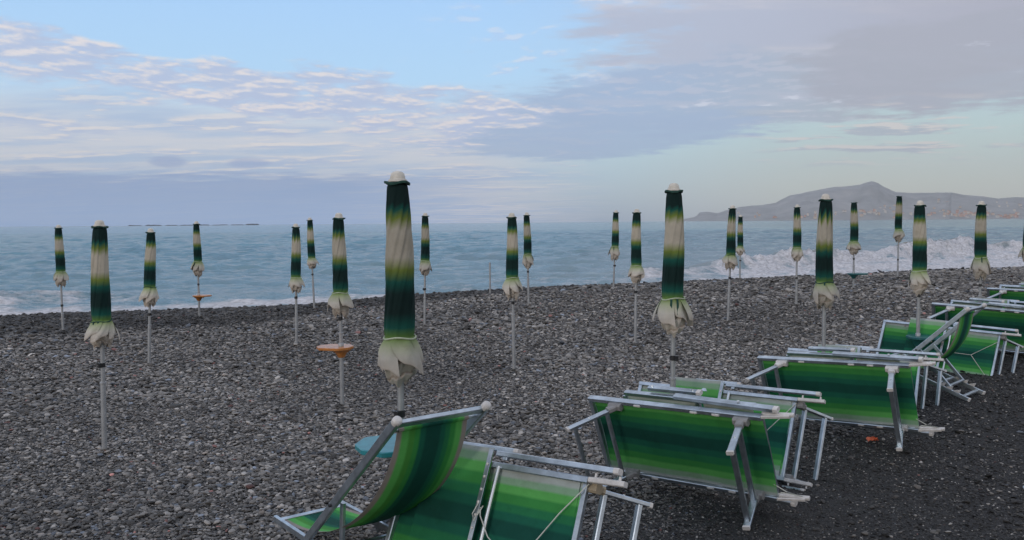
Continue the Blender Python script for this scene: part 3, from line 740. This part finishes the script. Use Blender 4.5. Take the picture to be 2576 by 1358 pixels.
# ---------------------------------------------------------------- deck chairs
def deck_chair(x, y, g, hd, Wd, zt, aA, aF, zF, aR, strut, sag, label, seed, rearz=0.0):
    w = Vector((math.cos(hd), math.sin(hd), 0)); f = Vector((-w.y, w.x, 0))
    M = Matrix((w, f, Vector((0, 0, 1)))).transposed().to_4x4(); M.translation = Vector((x, y, g))
    r = empty('deck_chair', (0, 0, 0), M); tag(r, label, 'deck chair', 'green striped deck chairs')
    A0 = Vector((0, 0, zt)); A1_ = Vector((0, aA, 0)); B0 = Vector((0, aF, zF)); B1 = Vector((0, aR, rearz))
    dA = (A1_ - A0).normalized(); dB = (B1 - B0).normalized()
    X = lambda s: Vector((s, 0, 0))
    A1_ = A1_ + dA * .12
    q = MB()
    for s in (.018, Wd - .018): q.bar(A0 + X(s), A1_ + X(s), .026, .046, (0, dA.z, -dA.y))
    q.bar(A0 + dA * .035 + X(.032), A0 + dA * .035 + X(Wd - .032), .024, .045, dA)
    bk = q.build('back_frame', ALU, r)
    q = MB(); upn = Vector((0, -dA.z, dA.y))
    for s in (.018, Wd - .018):
        for k_ in range(1):
            c = A0 + X(s); prof_ = [(.016, .024), (.0235, .02), (.0245, 0), (.0235, -.008), (.017, -.016), (.007, -.019)]
            ax = dA; e1 = Vector((1, 0, 0)); e2 = ax.cross(e1)
            vs = []; n = 14
            for r_, t_ in prof_: vs += [c + ax * t_ + (e1 * math.cos(2 * math.pi * k / n) + e2 * math.sin(2 * math.pi * k / n)) * r_ for k in range(n)]
            fs = [(i * n + k, i * n + (k + 1) % n, (i + 1) * n + (k + 1) % n, (i + 1) * n + k) for i in range(5) for k in range(n)] + [tuple(range(n - 1, -1, -1)), tuple(range(5 * n, 6 * n))]
            q.add(vs, fs)
    q.build('end_cap', WHITE, bk, True)
    # lower frame, a little narrower so that it swings inside the back frame
    q = MB(); i0 = .05
    for s in (i0, Wd - i0): q.bar(B0 - dB * .03 + X(s), B1 + X(s), .024, .042, (0, dB.z, -dB.y))
    q.bar(B0 + dB * .03 + X(i0 + .013), B0 + dB * .03 + X(Wd - i0 - .013), .04, .024, (0, 0, 1))
    for t_ in (.06, .34): q.bar(B1 - dB * t_ + X(i0 + .013), B1 - dB * t_ + X(Wd - i0 - .013), .034, .022, (0, 0, 1))
    sf = q.build('seat_frame', ALU, r)
    q = MB()
    for s in (i0, Wd - i0):
        for t_ in (.13, .21, .29):
            c = B1 - dB * t_ + X(s); nn_ = Vector((0, -dB.z, dB.y)); nn_ = nn_ if nn_.z > 0 else -nn_
            vs = [c + X(e) + nn_ * .021 + dB * a_ + nn_ * b_ for e in (-.012, .012) for a_, b_ in ((-.03, 0), (.03, 0), (.03, .042))]
            q.add(vs, [(0, 1, 2), (5, 4, 3), (0, 3, 4, 1), (1, 4, 5, 2), (2, 5, 3, 0)])
        q.bar(B1 + X(s), B1 + dB * .02 + X(s), .03, .046, (0, dB.z, -dB.y))
    q.build('notch_block', WHITE, sf)
    # prop: from the back frame to the notches
    P0 = A0.lerp(A1_, strut); P1 = B1 - dB * .20
    q = MB(); dp = (P1 - P0).normalized()
    for s in (.075, Wd - .075): q.bar(P0 + X(s), P1 + X(s) + Vector((0, 0, .035)), .022, .034, (0, dp.z, -dp.y))
    q.bar(P1 + Vector((.086, 0, .05)), P1 + Vector((Wd - .086, 0, .05)), .03, .02, (0, 0, 1))
    q.build('prop', ALU, r)
    q = MB()
    for s, e in ((.0, -1), (Wd, 1)): q.tube([P0 + X(s + .004 * -e), P0 + X(s + .008 * e)], .009, 10)
    q.build('pivot_bolt', BLACK, r)
    # sling
    up0 = A0 + dA * .105 + Vector((0, .014, 0)); q = MB()
    E0 = B0 + dB * .03; C1 = up0.lerp(E0, .30) + Vector((0, -sag[0], -sag[1])); C2 = up0.lerp(E0, .72) + Vector((0, -sag[2], -sag[3]))
    nu, nv = 46, 34
    for side in (0, 1):
        vs = []; at = []
        for i in range(nu + 1):
            t = i / nu; c = up0 * (1 - t) ** 3 + C1 * (3 * t * (1 - t) ** 2) + C2 * (3 * t * t * (1 - t)) + E0 * t ** 3
            tg = (-up0 * 3 * (1 - t) ** 2 + C1 * 3 * ((1 - t) ** 2 - 2 * t * (1 - t)) + C2 * 3 * (2 * t * (1 - t) - t * t) + E0 * 3 * t * t).normalized()
            nr = Vector((0, -tg.z, tg.y))
            for j in range(nv + 1):
                s = j / nv; wd0 = .072 - .01 * math.sin(math.pi * t); xx = wd0 + (Wd - 2 * wd0) * s
                cup = .018 * math.sin(math.pi * t) * (2 * s - 1) ** 2 + .002 * math.sin(9 * s + 5 * t + seed)
                vs.append(X(xx) + c + nr * (cup + (.0018 if side else 0))); at.append(s)
        fs = [(i * (nv + 1) + j, i * (nv + 1) + j + 1, (i + 1) * (nv + 1) + j + 1, (i + 1) * (nv + 1) + j) for i in range(nu) for j in range(nv)]
        if side: fs = [f_[::-1] for f_ in fs]
        q.add(vs, fs, at)
    # hem rolled round a rod at the top
    n = 12; vs = []; at = []; rc = up0 + Vector((0, -.004, .0))
    for j in range(nv + 1):
        s = j / nv; xx = .072 + (Wd - .144) * s
        for k in range(n): vs.append(X(xx) + rc + Vector((0, math.cos(2 * math.pi * k / n), math.sin(2 * math.pi * k / n))) * .013); at.append(s)
    fs = [(j * n + k, j * n + (k + 1) % n, (j + 1) * n + (k + 1) % n, (j + 1) * n + k) for j in range(nv) for k in range(n)]
    q.add(vs, fs, at)
    q.build('sling', DECK, r, True, 'st')
    q = MB(); q.tube([rc + X(.03), rc + X(Wd - .03)], .008, 10); q.build('sling_rod', ALU, r, True)
    return r
deck_chair(-.554, 3.826, .28, rad(37.4), .548, .901, 1.084, 1.587, -.024, .533, .60, (.397, .11, .49, .22), 'front deck chair with green striped sling, low in the frame before the tallest parasol', 1)
deck_chair(4.668, 8.526, .226, rad(44.4), .577, .946, .984, .893, .342, -.013, .46, (.22, .26, .30, .34), 'far deck chair standing among the tipped loungers at right', 2)

# ---------------------------------------------------------------- small things
p = hit(2195, 1114)
q = MB(); vs = []; rg = np.random.default_rng(2)
for i in range(7):
    for j in range(5):
        a, b_ = i / 6 - .5, j / 4 - .5
        vs.append((a * .085 + rg.normal(0, .006), b_ * .05 * (1 - abs(a)) + rg.normal(0, .005), .02 + .035 * abs(math.sin(a * 9 + b_ * 4)) * (1 - abs(b_)) + rg.normal(0, .004)))
fs = [(i * 5 + j, i * 5 + j + 1, (i + 1) * 5 + j + 1, (i + 1) * 5 + j) for i in range(6) for j in range(4)]
n0 = len(vs); vs += [(x, y, z_ - .006) for x, y, z_ in vs]; fs += [tuple(i + n0 for i in f[::-1]) for f in fs]
q.add(vs, fs); o = q.build('plastic_scrap', simple('orange_scrap', (.62, .13, .05), .5), None); o.location = p
tag(o, 'crumpled orange scrap lying on dark pebbles beside the second lounger', 'litter')

# bird on the crest of the beach
p = next(q_ for q_ in (hit(2213.5, 678 + .4 * i) for i in range(60)) if q_.y < 32)
rings = [(-.17, .02, .115, .008), (-.10, .028, .12, .03), (-.04, .05, .135, .052), (.02, .058, .155, .06), (.07, .046, .185, .048), (.10, .032, .215, .032), (.125, .030, .24, .03), (.15, .018, .238, .017), (.178, .006, .232, .005)]
q = MB(); n = 12; vs = []
for x_, wy, z_, hz in rings:
    vs += [(x_, wy * math.cos(2 * math.pi * k / n), z_ + hz * math.sin(2 * math.pi * k / n)) for k in range(n)]
fs = [(i * n + k, i * n + (k + 1) % n, (i + 1) * n + (k + 1) % n, (i + 1) * n + k) for i in range(len(rings) - 1) for k in range(n)] + [tuple(range(n - 1, -1, -1)), tuple(range((len(rings) - 1) * n, len(rings) * n))]
q.add(vs, fs)
for s in (-.02, .02): q.tube([(.01, s, .12), (.0, s, .06), (.015, s, -.01)], .006, 6)
o = q.build('bird', simple('dark_feathers', (.03, .03, .035), .7), None, True); o.location = p; o.rotation_euler.z = math.pi * .95; o.scale = (.5,) * 3
tag(o, 'small dark bird standing on the crest of the beach', 'bird')

# ---------------------------------------------------------------- loose pebbles (uncountable)
def ring_points(r0, r1, dens, half):
    n = int(half * (r1 * r1 - r0 * r0) * dens)
    r = np.sqrt(RNG.uniform(r0 * r0, r1 * r1, n)); a = RNG.uniform(-half, half, n)
    return r * np.sin(a), r * np.cos(a)
pts = []
for r0, r1, dens, size in ((4.0, 6, 4200, .0205), (6, 8, 3600, .0215), (8, 11, 2400, .025), (11, 15, 1350, .031), (15, 20, 780, .040), (20, 31, 420, .052)):
    x, y = ring_points(r0, r1, dens, rad(35))
    keep = y - np.interp(x, crx, cry) < 6.5
    x, y = x[keep], y[keep]
    pts.append(np.stack([x, y, np.full(len(x), size)], 1))
heap = []
for B in [p[1] for p in PAR.values()]:      # stones heaped round the foot of each pole
    m_ = 150; rr2 = np.abs(RNG.normal(0, .075, m_)) + .02; aa = RNG.uniform(0, 6.283, m_)
    pts.append(np.stack([B.x + rr2 * np.cos(aa), B.y + rr2 * np.sin(aa), np.full(m_, .026 if B.y < 10 else .034)], 1)); heap.append(.045 * np.exp(-(rr2 / .08) ** 2))
x, y = ring_points(4.5, 16, .5, rad(33)); pts.append(np.stack([x, y, np.full(len(x), .075)], 1)); heap.append(np.zeros(len(x)))
nh_ = sum(len(h_) for h_ in heap)
pts = np.concatenate(pts); n = len(pts); lift = np.concatenate([np.zeros(n - nh_)] + heap)
fi = fineness(pts[:, 0], pts[:, 1]); we = wetness(pts[:, 0], pts[:, 1])
ln = np.exp(RNG.normal(0, .42, n)); ln = np.clip(ln, .4, 2.6)
size = pts[:, 2] * ln * np.clip(1 + .55 * fbm(pts[:, 0] * .35 + 9, pts[:, 1] * .35, 3), .65, 1.5) * (1 - .58 * fi * (RNG.random(n) > .05))
scl = np.stack([size * .5, size * .5 * RNG.uniform(.55, .95, n), size * .5 * RNG.uniform(.26, .55, n)], 1)
pz = beach(pts[:, 0], pts[:, 1]) + scl[:, 2] * RNG.uniform(-.2, 1.7, n) + lift * RNG.uniform(.2, 1, n)
rot = np.stack([RNG.normal(0, .22, n), RNG.normal(0, .22, n), RNG.uniform(0, 6.283, n)], 1)
tone = np.clip(RNG.beta(2.0, 3.2, n), 0, 1)
val = .03 + .46 * tone ** 1.5
val = np.where(RNG.random(n) < .012, RNG.uniform(.38, .56, n), val)
col = np.stack([val * 1.06, val * .99, val * .905], 1)
k = RNG.random(n)
col = np.where((k < .006)[:, None], val[:, None] * np.array([1.5, .72, .62]), col)
col = np.where(((k > .012) & (k < .05))[:, None], val[:, None] * np.array([1.12, .98, .86]), col)
col = np.where(((k > .05) & (k < .09))[:, None], val[:, None] * np.array([.84, .95, 1.12]), col)
col = col * np.clip(1 + .55 * fbm(pts[:, 0] * .22 + 31, pts[:, 1] * .30 + 7, 4), .68, 1.35)[:, None]
dk = np.where(RNG.random(n) < .15, 1.05, .17)
col = col * (1 - fi[:, None] * (1 - dk[:, None])) * (1 - .66 * we[:, None])
col = np.clip(col, 0, .7)
me = bpy.data.meshes.new('pebbles'); me.vertices.add(n)
me.vertices.foreach_set('co', np.stack([pts[:, 0], pts[:, 1], pz], 1).astype(np.float32).ravel())
for nm, arr in (('scl', scl), ('rot', rot)):
    a = me.attributes.new(nm, 'FLOAT_VECTOR', 'POINT'); a.data.foreach_set('vector', arr.astype(np.float32).ravel())
a = me.attributes.new('tint', 'FLOAT_COLOR', 'POINT'); a.data.foreach_set('color', np.concatenate([col, np.ones((n, 1))], 1).astype(np.float32).ravel())
m, nt, b, L = mat_new('pebble_stone')
at = nt.nodes.new('ShaderNodeAttribute'); at.attribute_type = 'INSTANCER'; at.attribute_name = 'tint'
tc = nt.nodes.new('ShaderNodeTexCoord')
nz = noise(nt, 2.2, 4, .65, tc.outputs['Object'])
rz = ramp(nt, [(.3, (.72, .72, .73)), (.7, (1.15, 1.14, 1.12))], nz.outputs['Fac'])
L(mixc(nt, 1, at.outputs['Color'], rz.outputs['Color'], 'MULTIPLY'), b.inputs['Base Color']); b.inputs['Roughness'].default_value = .62
b.inputs['Specular IOR Level'].default_value = .35
STONE = m
gn = bpy.data.node_groups.new('pebble_scatter', 'GeometryNodeTree')
gn.interface.new_socket('Geometry', in_out='INPUT', socket_type='NodeSocketGeometry')
gn.interface.new_socket('Geometry', in_out='OUTPUT', socket_type='NodeSocketGeometry')
N = gn.nodes.new; LK = gn.links.new
gi = N('NodeGroupInput'); go = N('NodeGroupOutput')
joinv = N('GeometryNodeGeometryToInstance')
for kx in range(5):
    ico = N('GeometryNodeMeshIcoSphere'); ico.inputs['Radius'].default_value = 1; ico.inputs['Subdivisions'].default_value = 3 if kx < 2 else 2
    sp = N('GeometryNodeSetPosition')
    pos = N('GeometryNodeInputPosition')
    nx = N('ShaderNodeTexNoise'); nx.noise_dimensions = '4D'; nx.inputs['W'].default_value = 3.7 * kx + 1; nx.inputs['Scale'].default_value = .75; nx.inputs['Detail'].default_value = 1
    LK(pos.outputs[0], nx.inputs['Vector'])
    sb = N('ShaderNodeVectorMath'); sb.operation = 'SUBTRACT'; sb.inputs[1].default_value = (.5, .5, .5); LK(nx.outputs['Color'], sb.inputs[0])
    sm = N('ShaderNodeVectorMath'); sm.operation = 'SCALE'; sm.inputs['Scale'].default_value = 1.5; LK(sb.outputs[0], sm.inputs[0])
    LK(ico.outputs['Mesh'], sp.inputs['Geometry']); LK(sm.outputs[0], sp.inputs['Offset'])
    ss = N('GeometryNodeSetShadeSmooth'); LK(sp.outputs[0], ss.inputs[0])
    mt = N('GeometryNodeSetMaterial'); mt.inputs['Material'].default_value = STONE; LK(ss.outputs[0], mt.inputs[0])
    LK(mt.outputs[0], joinv.inputs[0])
ip = N('GeometryNodeInstanceOnPoints'); LK(gi.outputs[0], ip.inputs['Points']); LK(joinv.outputs[0], ip.inputs['Instance'])
ip.inputs['Pick Instance'].default_value = True
for nm, sk in (('scl', 'Scale'), ('rot', 'Rotation')):
    na = N('GeometryNodeInputNamedAttribute'); na.data_type = 'FLOAT_VECTOR'; na.inputs['Name'].default_value = nm
    src = na.outputs['Attribute']
    if sk == 'Rotation':
        er = N('FunctionNodeEulerToRotation'); LK(src, er.inputs[0]); src = er.outputs[0]
    LK(src, ip.inputs[sk])
LK(ip.outputs[0], go.inputs[0])
me.materials.append(STONE)
pb = bpy.data.objects.new('pebbles', me); COL.objects.link(pb)
md = pb.modifiers.new('scatter', 'NODES'); md.node_group = gn
tag(pb, 'loose grey pebbles covering the beach', 'pebbles', kind='stuff')

# ---------------------------------------------------------------- air
q = MB(); x0, x1, y0, y1, z0, z1 = -7300, 7300, -400, 4650, -4, 330
q.add([(x, y, z_) for z_ in (z0, z1) for x, y in ((x0, y0), (x1, y0), (x1, y1), (x0, y1))], [(3, 2, 1, 0), (4, 5, 6, 7), (0, 1, 5, 4), (1, 2, 6, 5), (2, 3, 7, 6), (3, 0, 4, 7)])
m = bpy.data.materials.new('haze_air'); m.use_nodes = True; nt = m.node_tree
nt.nodes.remove(nt.nodes['Principled BSDF'])
pv = nt.nodes.new('ShaderNodeVolumePrincipled'); pv.inputs['Color'].default_value = (.93, .94, .97, 1); pv.inputs['Density'].default_value = 1.1e-4; pv.inputs['Anisotropy'].default_value = .75
nt.links.new(pv.outputs[0], nt.nodes['Material Output'].inputs['Volume'])
hz = q.build('haze', m, None); tag(hz, 'thin evening haze over the bay', 'haze', kind='stuff')

# ---------------------------------------------------------------- sky
w = bpy.data.worlds.new('World'); sc.world = w; w.use_nodes = True; nt = w.node_tree; L = nt.links.new
for n_ in list(nt.nodes): nt.nodes.remove(n_)
out = nt.nodes.new('ShaderNodeOutputWorld'); bg = nt.nodes.new('ShaderNodeBackground'); L(bg.outputs[0], out.inputs[0])
def M_(op, a, b_=None, c_=None, clamp=False):
    n_ = nt.nodes.new('ShaderNodeMath'); n_.operation = op; n_.use_clamp = clamp
    for i, v in enumerate((a, b_, c_)):
        if v is None: continue
        if hasattr(v, 'links'): L(v, n_.inputs[i])
        else: n_.inputs[i].default_value = v
    return n_.outputs[0]
def SS(a, b_, x):
    n_ = nt.nodes.new('ShaderNodeMapRange'); n_.interpolation_type = 'SMOOTHSTEP'
    for k_, v in (('Value', x), ('From Min', a), ('From Max', b_)):
        if hasattr(v, 'links'): L(v, n_.inputs[k_])
        else: n_.inputs[k_].default_value = v
    return n_.outputs[0]
tc = nt.nodes.new('ShaderNodeTexCoord').outputs['Generated']
nrm = nt.nodes.new('ShaderNodeVectorMath'); nrm.operation = 'NORMALIZE'; L(tc, nrm.inputs[0])
sp = nt.nodes.new('ShaderNodeSeparateXYZ'); L(nrm.outputs[0], sp.inputs[0])
dx, dy, dz = sp.outputs
AZd = M_('MULTIPLY', M_('ARCTAN2', dx, dy), 57.2958); EL = M_('MULTIPLY', M_('ARCSINE', dz), 57.2958)
def cvec(x, y, z_=0.0):
    n_ = nt.nodes.new('ShaderNodeCombineXYZ')
    for i, v in enumerate((x, y, z_)):
        if hasattr(v, 'links'): L(v, n_.inputs[i])
        else: n_.inputs[i].default_value = v
    return n_.outputs[0]
# coordinates on a cloud sheet overhead
inv = M_('DIVIDE', 1, M_('ADD', M_('MAXIMUM', dz, 0), .07))
cv = cvec(M_('MULTIPLY', dx, inv), M_('MULTIPLY', dy, inv), 0)
def nz_(scale, det, ro, sx_=1, sy_=1, off=0, rotz=0):
    mp = nt.nodes.new('ShaderNodeMapping'); mp.inputs['Scale'].default_value = (sx_, sy_, 1); mp.inputs['Location'].default_value = (off, off * .7, off * .3); mp.inputs['Rotation'].default_value = (0, 0, rotz); L(cv, mp.inputs[0])
    return noise(nt, scale, det, ro, mp.outputs[0]).outputs['Fac']
def ell(a0, e0, ra, re, nzv=None, k_=0.6, soft=.5, tilt=0.0):
    da = M_('SUBTRACT', AZd, a0); de = M_('SUBTRACT', M_('SUBTRACT', EL, e0), M_('MULTIPLY', da, tilt))
    d = M_('SQRT', M_('ADD', M_('POWER', M_('DIVIDE', M_('ABSOLUTE', da), ra), 2), M_('POWER', M_('DIVIDE', M_('ABSOLUTE', de), re), 2)))
    if nzv is not None: d = M_('ADD', d, M_('MULTIPLY', M_('SUBTRACT', nzv, .5), k_))
    return SS(1 + soft * .5, 1 - soft * .5, d)
def C(r, g, b_): return lin(r, g, b_)
big = nz_(1.1, 6, .55, 1, .8, 3); med = nz_(2.6, 6, .6, 1.0, 1.5, 8, .5); strk = nz_(1.6, 6, .58, .5, 1.15, 5, .18)
def puff(scale, sx_, sy_, off, rotz, dlt, det=5, ro=.58):
    a = nz_(scale, det, ro, sx_, sy_, off, rotz)
    mp = nt.nodes.new('ShaderNodeMapping'); mp.inputs['Location'].default_value = (0, -dlt, 0); L(cv, mp.inputs[0])
    m2 = nt.nodes.new('ShaderNodeMapping'); m2.inputs['Scale'].default_value = (sx_, sy_, 1); m2.inputs['Location'].default_value = (off, off * .7, off * .3); m2.inputs['Rotation'].default_value = (0, 0, rotz); L(mp.outputs[0], m2.inputs[0])
    b_ = noise(nt, scale, det, ro, m2.outputs[0]).outputs['Fac']
    return a, M_('SUBTRACT', a, b_)
fine, flit = puff(4.4, .95, .80, 1, .25, .07)
low, llit = puff(2.4, .62, .95, 9, .16, .12)
# clear sky by elevation, warmer and greyer to the right
g1 = ramp(nt, [(0, C(140, 162, 190)), (.10, C(160, 182, 202)), (.26, C(176, 206, 222)), (.5, C(174, 210, 238)), (.95, C(160, 199, 240)), (1, C(157, 196, 240))], M_('DIVIDE', EL, 16, clamp=True))
g2 = ramp(nt, [(0, C(186, 186, 184)), (.14, C(186, 192, 188)), (.35, C(178, 198, 200)), (.6, C(170, 190, 208)), (1, C(164, 184, 214))], M_('DIVIDE', EL, 16, clamp=True))
sky = mixc(nt, SS(-4, 24, AZd), g1.outputs['Color'], g2.outputs['Color'])
nish = nt.nodes.new('ShaderNodeTexSky'); nish.sky_type = 'NISHITA'; nish.sun_disc = False
SUN_EL, SUN_AZ = rad(14), rad(218)      # azimuth clockwise from +Y: behind the camera, to the left
nish.sun_elevation = SUN_EL; nish.sun_rotation = SUN_AZ; nish.air_density = 1; nish.dust_density = 1.5
ns = mixc(nt, 1, nish.outputs[0], (.09, .09, .09, 1), 'MULTIPLY')
sky = mixc(nt, .12, sky, ns)
def lay(fac, c): 
    global sky
    sky = mixc(nt, fac, sky, c)
# diffuse veil in the lower left half
vl = M_('MULTIPLY', SS(10.0, 6.0, M_('ADD', EL, M_('MULTIPLY', M_('SUBTRACT', strk, .5), 5))), SS(9, -4, AZd))
lay(M_('MULTIPLY', vl, .80), mixc(nt, SS(.36, .62, strk), C(164, 178, 202), C(202, 199, 203)))
lay(M_('MULTIPLY', M_('MULTIPLY', vl, SS(.47, .60, low)), .75), mixc(nt, SS(-.01, .07, llit), C(168, 180, 204), C(216, 209, 205)))
# altocumulus band falling from upper left to the middle
bl = M_('ADD', M_('MULTIPLY', AZd, -.115), 8.9)
dd = M_('SUBTRACT', bl, M_('SUBTRACT', EL, M_('MULTIPLY', M_('SUBTRACT', big, .5), 4.0)))
bm = M_('MULTIPLY', M_('MULTIPLY', SS(-1.2, 1.2, dd), SS(5.6, 2.8, dd)), SS(12, 4, AZd))
th = M_('SUBTRACT', .72, M_('MULTIPLY', bm, .40))
cov = SS(th, M_('ADD', th, .19), M_('ADD', M_('MULTIPLY', fine, .7), M_('MULTIPLY', med, .3)))
acol = mixc(nt, SS(-.04, .13, flit), C(170, 181, 206), C(216, 208, 207))
lay(M_('MULTIPLY', cov, .88), acol)
# loose flecks in the blue and before the right bank
fl = M_('MULTIPLY', SS(.55, .66, fine), M_('MULTIPLY', SS(-9, 1, AZd), M_('MULTIPLY', SS(16, 10, AZd), SS(5.5, 8, EL))))
lay(M_('MULTIPLY', fl, .42), mixc(nt, SS(0, .08, flit), C(176, 188, 218), C(216, 212, 218)))
# veil and big bank at right
veil = M_('MULTIPLY', M_('MULTIPLY', SS(2, 11, M_('ADD', AZd, M_('MULTIPLY', M_('SUBTRACT', med, .5), 30))), SS(8, 11, M_('ADD', EL, M_('MULTIPLY', M_('SUBTRACT', med, .5), 5)))), .88)
vc = mixc(nt, SS(.42, .62, strk), C(168, 173, 190), C(192, 189, 196))
vc = mixc(nt, SS(12, 33, AZd), vc, C(160, 160, 173))
lay(veil, vc)
rg_ = mixc(nt, SS(6, 30, AZd), C(152, 171, 198), C(164, 168, 174))
rg_ = mixc(nt, M_('MULTIPLY', SS(.0, .08, flit), .35), rg_, C(192, 190, 202))
rg_ = mixc(nt, M_('MULTIPLY', SS(.52, .66, strk), .45), rg_, C(178, 180, 196))
ed = M_('ADD', M_('MULTIPLY', med, .6), M_('MULTIPLY', fine, .4))
lay(M_('MULTIPLY', ell(15.5, 8.3, 15, 2.4, ed, 1.9, .36, .03), .9), rg_)
lay(M_('MULTIPLY', ell(6.5, 5.8, 10, 1.45, ed, 1.9, .38, .06), .86), C(153, 172, 198))
lay(M_('MULTIPLY', ell(28, 9.2, 9, 2.8, ed, 1.8, .3), .85), C(158, 162, 175))
lay(M_('MULTIPLY', M_('MULTIPLY', SS(.50, .60, low), M_('MULTIPLY', SS(13, 20, AZd), M_('MULTIPLY', SS(3.0, 4.2, EL), SS(8, 6, EL)))), .75), mixc(nt, SS(.0, .08, llit), C(160, 166, 180), C(204, 196, 194)))
# a few bright gaps in the bank
lay(M_('MULTIPLY', M_('MULTIPLY', SS(.585, .66, fine), SS(.52, .60, strk)), M_('MULTIPLY', SS(2, 8, AZd), M_('MULTIPLY', SS(5, 6.5, EL), .6))), C(204, 208, 220))
# low slate bank at left and the haze line along the horizon
top = M_('ADD', 3.1, M_('MULTIPLY', M_('SUBTRACT', med, .5), 2.2))
lay(M_('MULTIPLY', M_('MULTIPLY', SS(M_('ADD', top, .5), M_('SUBTRACT', top, .35), EL), SS(3, -14, AZd)), .85), mixc(nt, SS(0, 3.2, EL), C(142, 166, 202), C(132, 154, 190)))
lay(M_('MULTIPLY', ell(-22.2, 3.95, 1.1, .36, fine, .8, .6), .6), C(136, 154, 190))
lay(M_('MULTIPLY', ell(-17.4, 3.95, 1.3, .34, fine, .8, .6), .6), C(140, 158, 194))
# behind and above the frame: an even, brighter broken overcast
oh = mixc(nt, SS(.4, .62, big), C(166, 186, 220), C(206, 206, 212))
lay(SS(15, 26, EL), oh)
lay(M_('MULTIPLY', SS(48, 80, M_('ABSOLUTE', AZd)), SS(-1, 3, EL)), mixc(nt, SS(6, 30, EL), C(206, 200, 196), oh))
lay(SS(0, -2, EL), C(110, 120, 130))
L(sky, bg.inputs['Color']); bg.inputs['Strength'].default_value = 1.24

# ---------------------------------------------------------------- sun through thin cloud
sl = bpy.data.lights.new('sun', 'SUN'); sl.energy = .7; sl.angle = rad(14); sl.color = (1, .9, .8)
so = bpy.data.objects.new('sun', sl); COL.objects.link(so)
sd = Vector((math.sin(SUN_AZ) * math.cos(SUN_EL), math.cos(SUN_AZ) * math.cos(SUN_EL), math.sin(SUN_EL)))
so.rotation_euler = sd.to_track_quat('Z', 'Y').to_euler()

vs_ = sc.view_settings; vs_.view_transform = 'Standard'; vs_.look = 'None'; vs_.exposure = 0; vs_.gamma = 1
sc.cycles.max_bounces = 6; sc.cycles.volume_bounces = 0
